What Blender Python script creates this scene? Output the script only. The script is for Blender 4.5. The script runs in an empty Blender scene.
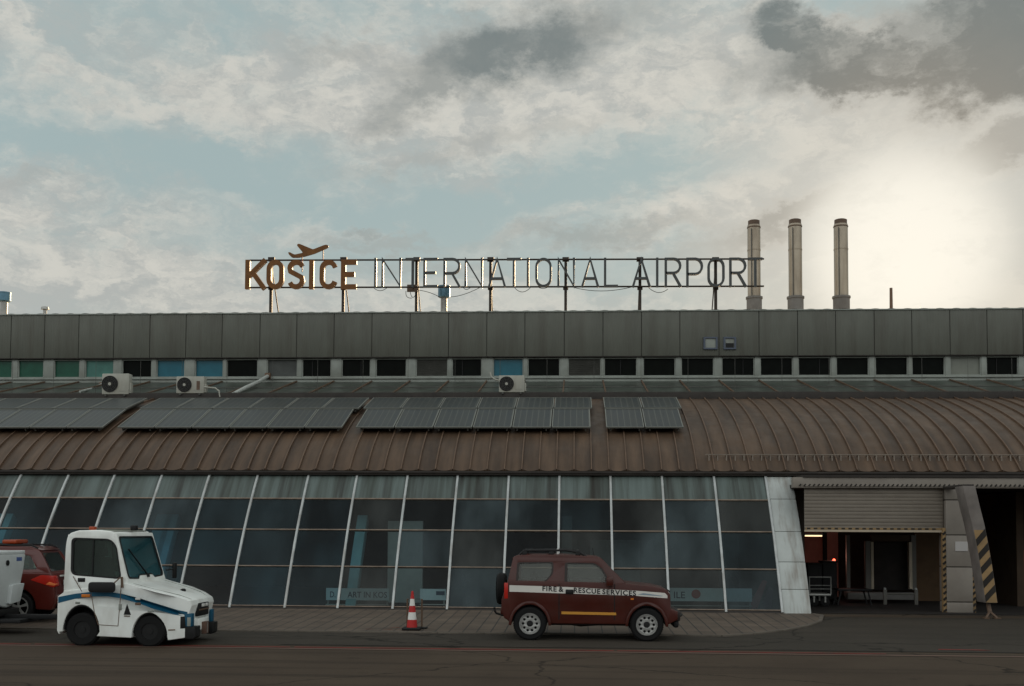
import bpy, bmesh, math, random
from mathutils import Vector, Matrix, Euler
random.seed(7)
R = math.radians
C = bpy.context.scene.collection
scene = bpy.context.scene

# ------------------------------------------------------------------ camera
F = 1100.0
CAMZ = 2.22
YAW, PITCH, ROLL = R(3.28), R(2.8), R(-0.3)
CY = 530 - F*math.tan(PITCH)          # pixel row of the optical axis
cam_d = bpy.data.cameras.new('camera'); cam = bpy.data.objects.new('camera', cam_d); C.objects.link(cam)
cam_d.sensor_width = 36; cam_d.lens = F*36/1024; cam_d.shift_y = (CY-343)/1024
cam_d.clip_end = 6000
CR = Matrix.Rotation(YAW, 3, 'Z') @ Matrix.Rotation(R(90)+PITCH, 3, 'X') @ Matrix.Rotation(-ROLL, 3, 'Z')
cam.location = (0, 0, CAMZ); cam.rotation_euler = CR.to_euler()
scene.camera = cam
def ray(px, py): return CR @ Vector(((px-512)/F, -(py-CY)/F, -1))
def at(px, py, Y):
    d = ray(px, py); t = Y/d.y
    return Vector((d.x*t, Y, CAMZ+d.z*t))
def gz(px, py, z=0.0):
    d = ray(px, py); t = (z-CAMZ)/d.z
    return Vector((d.x*t, d.y*t, z))

# ------------------------------------------------------------------ light
SUN_AZ, SUN_EL = R(16.8), R(14.0)     # clockwise from +Y
sd = Vector((math.sin(SUN_AZ)*math.cos(SUN_EL), math.cos(SUN_AZ)*math.cos(SUN_EL), math.sin(SUN_EL)))
sl = bpy.data.lights.new('sun', 'SUN'); sl.energy = 4.4; sl.angle = R(0.6); sl.color = (1, .72, .42)
so = bpy.data.objects.new('sun', sl); C.objects.link(so)
so.rotation_euler = (-sd).to_track_quat('-Z', 'Y').to_euler(); so.location = (30, 60, 40)
scene.view_settings.view_transform = 'Standard'; scene.view_settings.look = 'None'
scene.view_settings.exposure = 0; scene.view_settings.gamma = 1; scene.view_settings.use_curve_mapping = False
scene.cycles.max_bounces = 6; scene.cycles.transparent_max_bounces = 12

world = bpy.data.worlds.new('World'); scene.world = world; world.use_nodes = True
def build_world():
    nt = world.node_tree; N = nt.nodes; L = nt.links; N.clear()
    out = N.new('ShaderNodeOutputWorld')
    sky = N.new('ShaderNodeTexSky'); sky.sky_type = 'NISHITA'; sky.sun_disc = False
    sky.sun_elevation = SUN_EL; sky.sun_rotation = SUN_AZ; sky.air_density = 1.2; sky.dust_density = 1.5
    bs = N.new('ShaderNodeBackground'); bs.inputs['Strength'].default_value = .075
    L.new(sky.outputs[0], bs.inputs[0])
    tc = N.new('ShaderNodeTexCoord'); D = tc.outputs['Generated']
    def m(op, a, b=None, c=None, clamp=False):
        n = N.new('ShaderNodeMath'); n.operation = op; n.use_clamp = clamp
        for i, v in enumerate((a, b, c)):
            if v is None: continue
            if isinstance(v, (int, float)): n.inputs[i].default_value = v
            else: L.new(v, n.inputs[i])
        return n.outputs[0]
    def noise(vec, scale, detail, rough=.55, lac=2, dist=0):
        n = N.new('ShaderNodeTexNoise'); n.inputs['Scale'].default_value = scale; n.inputs['Detail'].default_value = detail
        n.inputs['Roughness'].default_value = rough; n.inputs['Distortion'].default_value = dist
        L.new(vec, n.inputs['Vector']); return n
    def mapr(v, a, b, c=0., d=1., smooth=True):
        n = N.new('ShaderNodeMapRange'); n.interpolation_type = 'SMOOTHSTEP' if smooth else 'LINEAR'
        L.new(v, n.inputs[0])
        for i, x in zip((1, 2, 3, 4), (a, b, c, d)): n.inputs[i].default_value = x
        return n.outputs[0]
    def mapping(vec, sc, rot=(0, 0, 0), loc=(0, 0, 0)):
        n = N.new('ShaderNodeMapping'); n.inputs['Scale'].default_value = sc
        n.inputs['Rotation'].default_value = rot; n.inputs['Location'].default_value = loc
        L.new(vec, n.inputs['Vector']); return n.outputs[0]
    def mixc(f, a, b):
        n = N.new('ShaderNodeMix'); n.data_type = 'RGBA'; n.clamp_result = False
        if isinstance(f, (int, float)): n.inputs[0].default_value = f
        else: L.new(f, n.inputs[0])
        for i, v in ((6, a), (7, b)):
            if isinstance(v, tuple): n.inputs[i].default_value = (*v, 1)
            else: L.new(v, n.inputs[i])
        return n.outputs[2]
    # ragged-edge warp of the direction
    wn = noise(mapping(D, (1, 1, 1.9)), 9, 8, .62)
    sub = N.new('ShaderNodeVectorMath'); sub.operation = 'SUBTRACT'; L.new(wn.outputs['Color'], sub.inputs[0]); sub.inputs[1].default_value = (.5, .5, .5)
    scl = N.new('ShaderNodeVectorMath'); scl.operation = 'SCALE'; L.new(sub.outputs[0], scl.inputs[0]); scl.inputs['Scale'].default_value = .15
    add = N.new('ShaderNodeVectorMath'); add.operation = 'ADD'; L.new(D, add.inputs[0]); L.new(scl.outputs[0], add.inputs[1])
    W = add.outputs[0]
    wn2 = noise(mapping(D, (1, 1, 1.6)), 17, 9, .68)
    sb2 = N.new('ShaderNodeVectorMath'); sb2.operation = 'SUBTRACT'; L.new(wn2.outputs['Color'], sb2.inputs[0]); sb2.inputs[1].default_value = (.5, .5, .5)
    sc2 = N.new('ShaderNodeVectorMath'); sc2.operation = 'SCALE'; L.new(sb2.outputs[0], sc2.inputs[0]); sc2.inputs['Scale'].default_value = .085
    ad2 = N.new('ShaderNodeVectorMath'); ad2.operation = 'ADD'; L.new(D, ad2.inputs[0]); L.new(sc2.outputs[0], ad2.inputs[1])
    WB = ad2.outputs[0]
    def blob(px, py, rx, rz, tilt=0, soft=.45):
        """elliptical patch of the sky dome: centre direction, half sizes in radians, tilt anticlockwise"""
        c = ray(px, py).normalized()
        s1 = N.new('ShaderNodeVectorMath'); s1.operation = 'SUBTRACT'; L.new(WB, s1.inputs[0]); s1.inputs[1].default_value = c
        rgt = Vector((c.y, -c.x, 0)).normalized(); up = rgt.cross(c).normalized()
        a = rgt*math.cos(tilt)+up*math.sin(tilt); b = -rgt*math.sin(tilt)+up*math.cos(tilt)
        o = []
        for v, r in ((a, rx), (b, rz), (c, .6)):
            d1 = N.new('ShaderNodeVectorMath'); d1.operation = 'DOT_PRODUCT'; L.new(s1.outputs[0], d1.inputs[0]); d1.inputs[1].default_value = v/r
            o.append(m('POWER', m('ABSOLUTE', d1.outputs['Value']), 2.))
        s = m('SQRT', m('ADD', m('ADD', o[0], o[1]), o[2]))
        return mapr(s, 1+soft, 1-soft)
    def many(bl):
        r = None
        for b in bl:
            k = b.pop() if isinstance(b, list) else None
            v = blob(*b[:4], **(b[4] if len(b) > 4 else {}))
            if k is not None: v = m('MULTIPLY', v, k)
            r = v if r is None else m('MAXIMUM', r, v)
        return r
    U = 1/F
    # cloud cover: thin veil almost everywhere, streaky
    n1 = noise(mapping(W, (1, 1, 3.2), rot=(0, R(12), 0)), 3.1, 9, .56, dist=.4).outputs[0]
    n2 = noise(mapping(W, (1, 1, 2.2), rot=(0, R(18), 0)), 9, 9, .6).outputs[0]
    base = m('ADD', m('MULTIPLY', n1, .62), m('MULTIPLY', n2, .38))
    clear = many([(60, 130, 170*U, 45*U, dict(tilt=R(-12), soft=.7)), (330, 215, 190*U, 60*U, dict(tilt=R(0), soft=.7)),
                  (640, 160, 140*U, 42*U, dict(tilt=R(4), soft=.5)), (840, 8, 60*U, 12*U, dict(soft=.5)), (500, 235, 160*U, 40*U, dict(soft=.6)), (200, 165, 150*U, 28*U, dict(tilt=R(-10), soft=.6))])
    bright = many([(90, 60, 260*U, 50*U, dict(tilt=R(-5), soft=.8)), (350, 85, 140*U, 42*U, dict(tilt=R(5), soft=.6)),
                   (60, 190, 130*U, 34*U, dict(soft=.6)), (640, 90, 220*U, 50*U, dict(tilt=R(6), soft=.6)),
                   (450, 165, 190*U, 26*U, dict(tilt=R(10), soft=.6)), (330, 242, 80*U, 14*U, dict(soft=.6)),
                   (780, 100, 120*U, 70*U, dict(soft=.6)), (640, 215, 200*U, 30*U, dict(tilt=R(14), soft=.7)), (120, 290, 200*U, 40*U, dict(soft=.8))])
    cover = m('ADD', base, m('SUBTRACT', m('MULTIPLY', bright, .13), m('MULTIPLY', clear, .16)))
    cover = mapr(cover, .33, .64)
    # dark grey cloud bodies
    dark = many([[520, 46, 112*U, 29*U, dict(tilt=R(13), soft=.6), .95], [440, 78, 55*U, 17*U, dict(tilt=R(25), soft=.6), .75], (790, 40, 40*U, 26*U, dict(tilt=R(-30), soft=.4)), (900, 62, 130*U, 36*U, dict(tilt=R(-6), soft=.35)),
                 (1000, 40, 130*U, 60*U, dict(soft=.35)), [985, 150, 130*U, 24*U, dict(tilt=R(10), soft=.5), .8],
                 [850, 195, 150*U, 16*U, dict(tilt=R(16), soft=.5), .8], [335, 50, 36*U, 9*U, dict(soft=.8), .4], [366, 232, 16*U, 5*U, dict(soft=.7), .5],
                 [395, 105, 36*U, 14*U, dict(tilt=R(40), soft=.7), .6], [480, 145, 110*U, 9*U, dict(tilt=R(12), soft=.8), .3],
                 [20, 182, 50*U, 6*U, dict(tilt=R(6), soft=.8), .25], [380, 245, 60*U, 5*U, dict(soft=.8), .35], [600, 232, 110*U, 9*U, dict(tilt=R(5), soft=.8), .5], [430, 268, 70*U, 6*U, dict(soft=.8), .3]])
    dn = noise(mapping(W, (1, 1, 2.0)), 13, 7, .6).outputs[0]
    dark = m('MULTIPLY', dark, mapr(dn, .15, .50, .72, 1.))
    # directional brightness: front (towards the sun) / unseen back, brightened to light the facade
    dt = N.new('ShaderNodeVectorMath'); dt.operation = 'DOT_PRODUCT'; L.new(D, dt.inputs[0]); dt.inputs[1].default_value = ray(905, 250).normalized()
    sdot = dt.outputs['Value']
    glow = mapr(sdot, .976, .9985)
    core = mapr(sdot, .9938, .9991)
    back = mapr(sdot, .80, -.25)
    dtl = noise(mapping(W, (1, 1, 1.8)), 26, 6, .6).outputs[0]
    lit = mixc(mapr(m('ADD', m('MULTIPLY', dtl, .55), m('MULTIPLY', n2, .45)), .41, .60), (.445, .46, .44), (.62, .61, .555))
    lit = mixc(m('MULTIPLY', glow, .4), lit, (.615, .60, .545))
    blue = mixc(glow, (.36, .455, .46), (.53, .54, .51))
    # low sky fades to cream
    sep = N.new('ShaderNodeSeparateXYZ'); L.new(D, sep.inputs[0])
    low = mapr(sep.outputs[2], .30, .12)
    blue = mixc(m('MULTIPLY', low, .55), blue, (.50, .52, .475))
    col = mixc(cover, blue, lit)
    dcol = mixc(core, mixc(glow, (.145, .178, .182), (.20, .195, .178)), (.36, .335, .285))
    dk = m('MULTIPLY', dark, m('SUBTRACT', 1, m('MULTIPLY', core, .55)))
    fringe = m('MULTIPLY', m('MULTIPLY', dark, m('SUBTRACT', 1, dark)), m('ADD', 1.4, m('MULTIPLY', glow, 2.)), clamp=True)
    col = mixc(m('MULTIPLY', dk, .95), col, dcol)
    col = mixc(m('MULTIPLY', fringe, .55), col, (.66, .645, .59))
    col = mixc(m('MULTIPLY', core, .8), col, (.69, .685, .63))
    col = mixc(m('MULTIPLY', mapr(sdot, .9955, .99990), mapr(dtl, .25, .55, .75, 1.)), col, (.90, .875, .79))
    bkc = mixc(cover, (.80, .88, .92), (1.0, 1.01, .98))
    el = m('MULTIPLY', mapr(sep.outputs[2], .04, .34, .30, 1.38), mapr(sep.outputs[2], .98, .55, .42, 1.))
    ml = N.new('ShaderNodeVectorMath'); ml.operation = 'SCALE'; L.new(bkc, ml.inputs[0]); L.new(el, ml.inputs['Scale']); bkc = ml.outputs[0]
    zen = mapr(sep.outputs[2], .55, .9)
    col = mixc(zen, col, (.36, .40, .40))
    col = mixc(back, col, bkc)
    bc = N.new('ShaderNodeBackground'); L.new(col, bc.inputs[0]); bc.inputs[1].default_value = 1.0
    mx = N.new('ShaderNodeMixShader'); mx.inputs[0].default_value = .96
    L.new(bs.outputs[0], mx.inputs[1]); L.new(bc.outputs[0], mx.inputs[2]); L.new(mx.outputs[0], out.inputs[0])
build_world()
world.cycles.sampling_method = 'MANUAL'; world.cycles.sample_map_resolution = 512

# ------------------------------------------------------------------ materials
MATS = {}
def mat(name, col, rough=.6, metal=0., var=.0, vscale=3., bump=0., bscale=30., col2=None, vstretch=(1, 1, 1), spec=.3, dirt=0., dirtcol=(.03, .025, .02), dirtscale=(1.2, 1.2, 1.2), coat=0., emit=None, es=0., rvar=0.):
    if name in MATS: return MATS[name]
    M = bpy.data.materials.new(name); M.use_nodes = True; nt = M.node_tree; N = nt.nodes; L = nt.links
    b = N['Principled BSDF']; b.inputs['Base Color'].default_value = (*col, 1); b.inputs['Roughness'].default_value = rough
    b.inputs['Metallic'].default_value = metal; b.inputs['Specular IOR Level'].default_value = spec; b.inputs['Coat Weight'].default_value = coat
    if emit: b.inputs['Emission Color'].default_value = (*emit, 1); b.inputs['Emission Strength'].default_value = es
    tc = N.new('ShaderNodeTexCoord')
    def noise(sc, stretch, det=6):
        mp = N.new('ShaderNodeMapping'); mp.inputs['Scale'].default_value = stretch; L.new(tc.outputs['Object'], mp.inputs[0])
        n = N.new('ShaderNodeTexNoise'); n.inputs['Scale'].default_value = sc; n.inputs['Detail'].default_value = det; n.inputs['Roughness'].default_value = .6
        L.new(mp.outputs[0], n.inputs['Vector']); return n.outputs[0]
    src = None
    if var or col2:
        n = noise(vscale, vstretch)
        rp = N.new('ShaderNodeMapRange'); L.new(n, rp.inputs[0]); rp.inputs[1].default_value = .3; rp.inputs[2].default_value = .7
        mx = N.new('ShaderNodeMix'); mx.data_type = 'RGBA'; L.new(rp.outputs[0], mx.inputs[0])
        c2 = col2 or tuple(c*(1+var) for c in col); c1 = col if col2 else tuple(c*(1-var) for c in col)
        mx.inputs[6].default_value = (*c1, 1); mx.inputs[7].default_value = (*c2, 1); src = mx.outputs[2]
    if dirt:
        n = noise(1., dirtscale, 8)
        rp = N.new('ShaderNodeMapRange'); L.new(n, rp.inputs[0]); rp.inputs[1].default_value = .46; rp.inputs[2].default_value = .72; rp.inputs[4].default_value = dirt
        mx = N.new('ShaderNodeMix'); mx.data_type = 'RGBA'; L.new(rp.outputs[0], mx.inputs[0])
        if src: L.new(src, mx.inputs[6])
        else: mx.inputs[6].default_value = (*col, 1)
        mx.inputs[7].default_value = (*dirtcol, 1); src = mx.outputs[2]
    if src: L.new(src, b.inputs['Base Color'])
    if rvar:
        n = noise(vscale*1.7, (1, 1, 1)); rp = N.new('ShaderNodeMapRange'); L.new(n, rp.inputs[0]); rp.inputs[1].default_value = .3; rp.inputs[2].default_value = .7
        rp.inputs[3].default_value = rough-rvar; rp.inputs[4].default_value = rough+rvar; L.new(rp.outputs[0], b.inputs['Roughness'])
    if bump:
        n = noise(bscale, (1, 1, 1), 4); bm = N.new('ShaderNodeBump'); bm.inputs['Strength'].default_value = bump; bm.inputs['Distance'].default_value = .02
        L.new(n, bm.inputs['Height']); L.new(bm.outputs[0], b.inputs['Normal'])
    MATS[name] = M; return M
def glassmat(name, tint=(.3, .36, .38), dust_sheen=.08, sheencol=(.12, .14, .14), fres=1.3, streak=0., rough=.04):  # diffuse share puts a pale veil and reflections into the glass colour
    if name in MATS: return MATS[name]
    M = bpy.data.materials.new(name); M.use_nodes = True; nt = M.node_tree; N = nt.nodes; L = nt.links; N.clear()
    out = N.new('ShaderNodeOutputMaterial'); tr = N.new('ShaderNodeBsdfTransparent'); tr.inputs[0].default_value = (*tint, 1)
    gl = N.new('ShaderNodeBsdfGlossy'); gl.inputs['Roughness'].default_value = rough; df = N.new('ShaderNodeBsdfDiffuse'); df.inputs[0].default_value = (*sheencol, 1)
    fr = N.new('ShaderNodeFresnel'); fr.inputs[0].default_value = fres
    tc = N.new('ShaderNodeTexCoord'); mp = N.new('ShaderNodeMapping'); mp.inputs['Scale'].default_value = (1.0, .45, .45); L.new(tc.outputs['Object'], mp.inputs[0])
    n = N.new('ShaderNodeTexNoise'); n.inputs['Scale'].default_value = .9; n.inputs['Detail'].default_value = 7; L.new(mp.outputs[0], n.inputs['Vector'])
    rp = N.new('ShaderNodeMapRange'); L.new(n.outputs[0], rp.inputs[0]); rp.inputs[1].default_value = .35; rp.inputs[2].default_value = .7; rp.inputs[3].default_value = dust_sheen*.4; rp.inputs[4].default_value = dust_sheen*1.8
    m1 = N.new('ShaderNodeMixShader'); L.new(rp.outputs[0], m1.inputs[0]); L.new(tr.outputs[0], m1.inputs[1]); L.new(df.outputs[0], m1.inputs[2])
    m2 = N.new('ShaderNodeMixShader'); L.new(fr.outputs[0], m2.inputs[0]); L.new(m1.outputs[0], m2.inputs[1]); L.new(gl.outputs[0], m2.inputs[2])
    bp = N.new('ShaderNodeBump'); bp.inputs['Strength'].default_value = .03; n2 = N.new('ShaderNodeTexNoise'); n2.inputs['Scale'].default_value = 1.1
    L.new(tc.outputs['Object'], n2.inputs['Vector']); L.new(n2.outputs[0], bp.inputs['Height']); L.new(bp.outputs[0], gl.inputs['Normal'])
    L.new(m2.outputs[0], out.inputs[0]); MATS[name] = M; return M

# ------------------------------------------------------------------ mesh helpers
class MB:
    def __init__(s): s.v = []; s.f = []
    def add(s, vs, fs):
        o = len(s.v); s.v += [tuple(v) for v in vs]; s.f += [tuple(i+o for i in f) for f in fs]; return s
    def box(s, x0, x1, y0, y1, z0, z1):
        vs = [(x, y, z) for x in (x0, x1) for y in (y0, y1) for z in (z0, z1)]
        return s.add(vs, [(0, 1, 3, 2), (4, 6, 7, 5), (0, 4, 5, 1), (2, 3, 7, 6), (0, 2, 6, 4), (1, 5, 7, 3)])
    def bar(s, p, q, w, h, up=(0, 0, 1)):
        p = Vector(p); q = Vector(q); d = (q-p).normalized(); up = Vector(up)
        a = d.cross(up)
        if a.length < 1e-4: a = d.cross(Vector((1, 0, 0)))
        a.normalize(); b = a.cross(d).normalized(); a *= w/2; b *= h/2
        vs = [p-a-b, p+a-b, p+a+b, p-a+b, q-a-b, q+a-b, q+a+b, q-a+b]
        return s.add(vs, [(3, 2, 1, 0), (4, 5, 6, 7), (0, 1, 5, 4), (1, 2, 6, 5), (2, 3, 7, 6), (3, 0, 4, 7)])
    def tube(s, pts, r, n=8, caps=True):
        pts = [Vector(p) for p in pts]; rings = []
        ref = None
        for i, p in enumerate(pts):
            d = (pts[min(i+1, len(pts)-1)]-pts[max(i-1, 0)]).normalized()
            if ref is None:
                ref = Vector((0, 0, 1)) if abs(d.z) < .9 else Vector((1, 0, 0))
            a = d.cross(ref).normalized(); b = a.cross(d).normalized(); ref = b
            rr = r[i] if isinstance(r, (list, tuple)) else r
            rings.append([p+(a*math.cos(2*math.pi*k/n)+b*math.sin(2*math.pi*k/n))*rr for k in range(n)])
        fs = []
        for i in range(len(pts)-1):
            for k in range(n): fs.append((i*n+k, i*n+(k+1) % n, (i+1)*n+(k+1) % n, (i+1)*n+k))
        if caps: fs.append(tuple(range(n))[::-1]); fs.append(tuple((len(pts)-1)*n+k for k in range(n)))
        return s.add([v for r_ in rings for v in r_], fs)
    def lathe(s, prof, c=(0, 0, 0), axis='Z', n=24, caps=True):
        vs = []; fs = []; c = Vector(c)
        for (r, h) in prof:
            for k in range(n):
                a = 2*math.pi*k/n; x, y = r*math.cos(a), r*math.sin(a)
                v = {'Z': (x, y, h), 'Y': (x, h, y), 'X': (h, x, y)}[axis]; vs.append(c+Vector(v))
        for i in range(len(prof)-1):
            for k in range(n): fs.append((i*n+k, i*n+(k+1) % n, (i+1)*n+(k+1) % n, (i+1)*n+k))
        if caps and prof[0][0] > 1e-5: fs.append(tuple(range(n))[::-1])
        if caps and prof[-1][0] > 1e-5: fs.append(tuple((len(prof)-1)*n+k for k in range(n)))
        return s.add(vs, fs)
    def build(s, name, m, parent=None, bevel=0., smooth=30, seg=2):
        me = bpy.data.meshes.new(name); me.from_pydata(s.v, [], s.f); me.update()
        return finish(name, me, m, parent, bevel, smooth, seg)
def finish(name, me, m, parent=None, bevel=0., smooth=30, seg=2):
    bm = bmesh.new(); bm.from_mesh(me); bmesh.ops.remove_doubles(bm, verts=bm.verts, dist=1e-5)
    bmesh.ops.recalc_face_normals(bm, faces=bm.faces)
    if bevel:
        es = [e for e in bm.edges if len(e.link_faces) == 2 and e.calc_face_angle(0) > R(28)]
        try: bmesh.ops.bevel(bm, geom=es, offset=bevel, segments=seg, affect='EDGES', profile=.5, clamp_overlap=True)
        except Exception as ex: print('bevel', name, ex)
    bm.to_mesh(me); bm.free()
    if smooth:
        me.polygons.foreach_set('use_smooth', [True]*len(me.polygons)); me.set_sharp_from_angle(angle=R(smooth))
    me.materials.append(m)
    o = bpy.data.objects.new(name, me); C.objects.link(o)
    if parent: o.parent = parent
    return o
def plate(name, outer, holes, thick, m, parent, xf, bevel=0., smooth=30, seg=2):
    """flat shape with holes, extruded c=0..thick and mapped by xf(a,b,c)"""
    cu = bpy.data.curves.new('tmp', 'CURVE'); cu.dimensions = '2D'; cu.fill_mode = 'BOTH'; cu.extrude = thick/2
    for loop in [outer]+list(holes):
        sp = cu.splines.new('POLY'); sp.points.add(len(loop)-1)
        for i, p in enumerate(loop): sp.points[i].co = (p[0], p[1], 0, 1)
        sp.use_cyclic_u = True
    o = bpy.data.objects.new('tmp', cu); C.objects.link(o)
    dg = bpy.context.evaluated_depsgraph_get(); me = bpy.data.meshes.new_from_object(o.evaluated_get(dg))
    bpy.data.objects.remove(o); bpy.data.curves.remove(cu)
    me.name = name; me.materials.clear()
    bm = bmesh.new(); bm.from_mesh(me); bmesh.ops.remove_doubles(bm, verts=bm.verts, dist=1e-5)
    bmesh.ops.dissolve_limit(bm, angle_limit=R(.5), verts=bm.verts, edges=bm.edges)
    for v in bm.verts: v.co = Vector(xf(v.co.x, v.co.y, v.co.z+thick/2))
    bm.to_mesh(me); bm.free()
    return finish(name, me, m, parent, bevel, smooth, seg)
def text(name, s, m, parent, xf, width=None, height=None, depth=.004, bold=0., italic=0., space=1.):
    cu = bpy.data.curves.new('tmp', 'FONT'); cu.body = s; cu.extrude = depth/2; cu.offset = bold; cu.shear = italic; cu.space_character = space; cu.resolution_u = 3
    o = bpy.data.objects.new('tmp', cu); C.objects.link(o)
    dg = bpy.context.evaluated_depsgraph_get(); me = bpy.data.meshes.new_from_object(o.evaluated_get(dg))
    bpy.data.objects.remove(o); bpy.data.curves.remove(cu)
    xs = [v.co.x for v in me.vertices]; ys = [v.co.y for v in me.vertices]; x0, x1, y0, y1 = min(xs), max(xs), min(ys), max(ys)
    sx = width/(x1-x0) if width else 1; sy = height/(y1-y0) if height else sx
    for v in me.vertices: v.co = Vector(xf((v.co.x-x0)*sx, (v.co.y-y0)*sy, v.co.z+depth/2))
    me.name = name; me.materials.clear()
    return finish(name, me, m, parent, 0, 0)
def rnd(poly, r, n=5):
    """round the corners of a polygon; r a number or a list"""
    out = []; k = len(poly)
    for i, p in enumerate(poly):
        rr = r[i] if isinstance(r, (list, tuple)) else r
        p = Vector(p[:2]); a = Vector(poly[i-1][:2]); b = Vector(poly[(i+1) % k][:2])
        if rr <= 0: out.append(tuple(p)); continue
        da = a-p; db = b-p; t = min(rr, da.length*.48, db.length*.48)
        A = p+da.normalized()*t; B = p+db.normalized()*t
        for j in range(n+1):
            u = j/n; q = A*(1-u)**2+p*2*u*(1-u)+B*u*u; out.append((q.x, q.y))
    return out
def arc(cx, cz, rx, rz, a0, a1, n=14): return [(cx+rx*math.cos(R(a0+(a1-a0)*i/n)), cz+rz*math.sin(R(a0+(a1-a0)*i/n))) for i in range(n+1)]
def circ(cx, cz, r, n=14): return [(cx+r*math.cos(2*math.pi*i/n), cz+r*math.sin(2*math.pi*i/n)) for i in range(n)]
def thing(name, label, cat, loc=(0, 0, 0), rotz=0, group=None):
    o = bpy.data.objects.new(name, None); C.objects.link(o); o.location = loc; o.rotation_euler = (0, 0, rotz); o.empty_display_size = .3
    o['label'] = label; o['category'] = cat
    if group: o['group'] = group
    return o
def tag(o, label, cat, group=None):
    o['label'] = label; o['category'] = cat
    if group: o['group'] = group
    return o
def structure(o): o['kind'] = 'structure'; return o

# ------------------------------------------------------------------ profile of the curved hall
TAN = [(611, 63), (590, 62), (545, 57.5), (485, 50), (460, 38), (430, 24.9), (400, 13.5), (390, 12.3)]
def ang(py):
    for (a, u), (b, v) in zip(TAN, TAN[1:]):
        if a >= py >= b: return R(u+(v-u)*(a-py)/(a-b))
    return R(TAN[-1][1])
YW = 28.5
ROWS = [(611., YW)]
py, Y = 611., YW
while py > 378:
    dy = .25; t = (530-py)/F; Y += Y*(dy/F)/(math.tan(ang(py))-t); py -= dy; ROWS.append((py, Y))
def rowY(p):
    if p > 611: return YW-(p-611)*(ROWS[8][1]-YW)/(611-ROWS[8][0])
    for (a, u), (b, v) in zip(ROWS, ROWS[1:]):
        if a >= p >= b: return u+(v-u)*(a-p)/(a-b)
    return ROWS[-1][1]
def row(p):                         # (Y, Z) of the shell where picture row p crosses it at column 575
    y = rowY(p); return y, at(575, p, y).z
def nrm(p):                         # outward normal (Y,Z) of the shell
    y0, z0 = row(p+1); y1, z1 = row(p-1); d = math.hypot(y1-y0, z1-z0); return -(z1-z0)/d, (y1-y0)/d
def off(p, h):
    y, z = row(p); ny, nz = nrm(p); return y+ny*h, z+nz*h
def offp(py, h):                    # point of the raised surface that shows at picture row py
    p = py
    for _ in range(6):
        y, z = off(p, h); p += py-(CY_ROW(y, z))
    return off(p, h)
def CY_ROW(y, z):
    v = CR.transposed() @ Vector((at(575, 500, y).x, y, z-CAMZ)); return CY - F*v.y/(-v.z)
for p in (611, 568, 531, 500, 475, 430, 396, 378): print('row', p, [round(v, 2) for v in row(p)])
GZ = row(611)[1]-.03                    # ground height at the wall
YG = YW
XL, XR = -27.0, 22.0
P_GUT, P_TOP = 474, 399
XG = at(575, P_GUT, rowY(P_GUT)).x
def px2x(px, p): return at(px, p, rowY(p)).x

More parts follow.
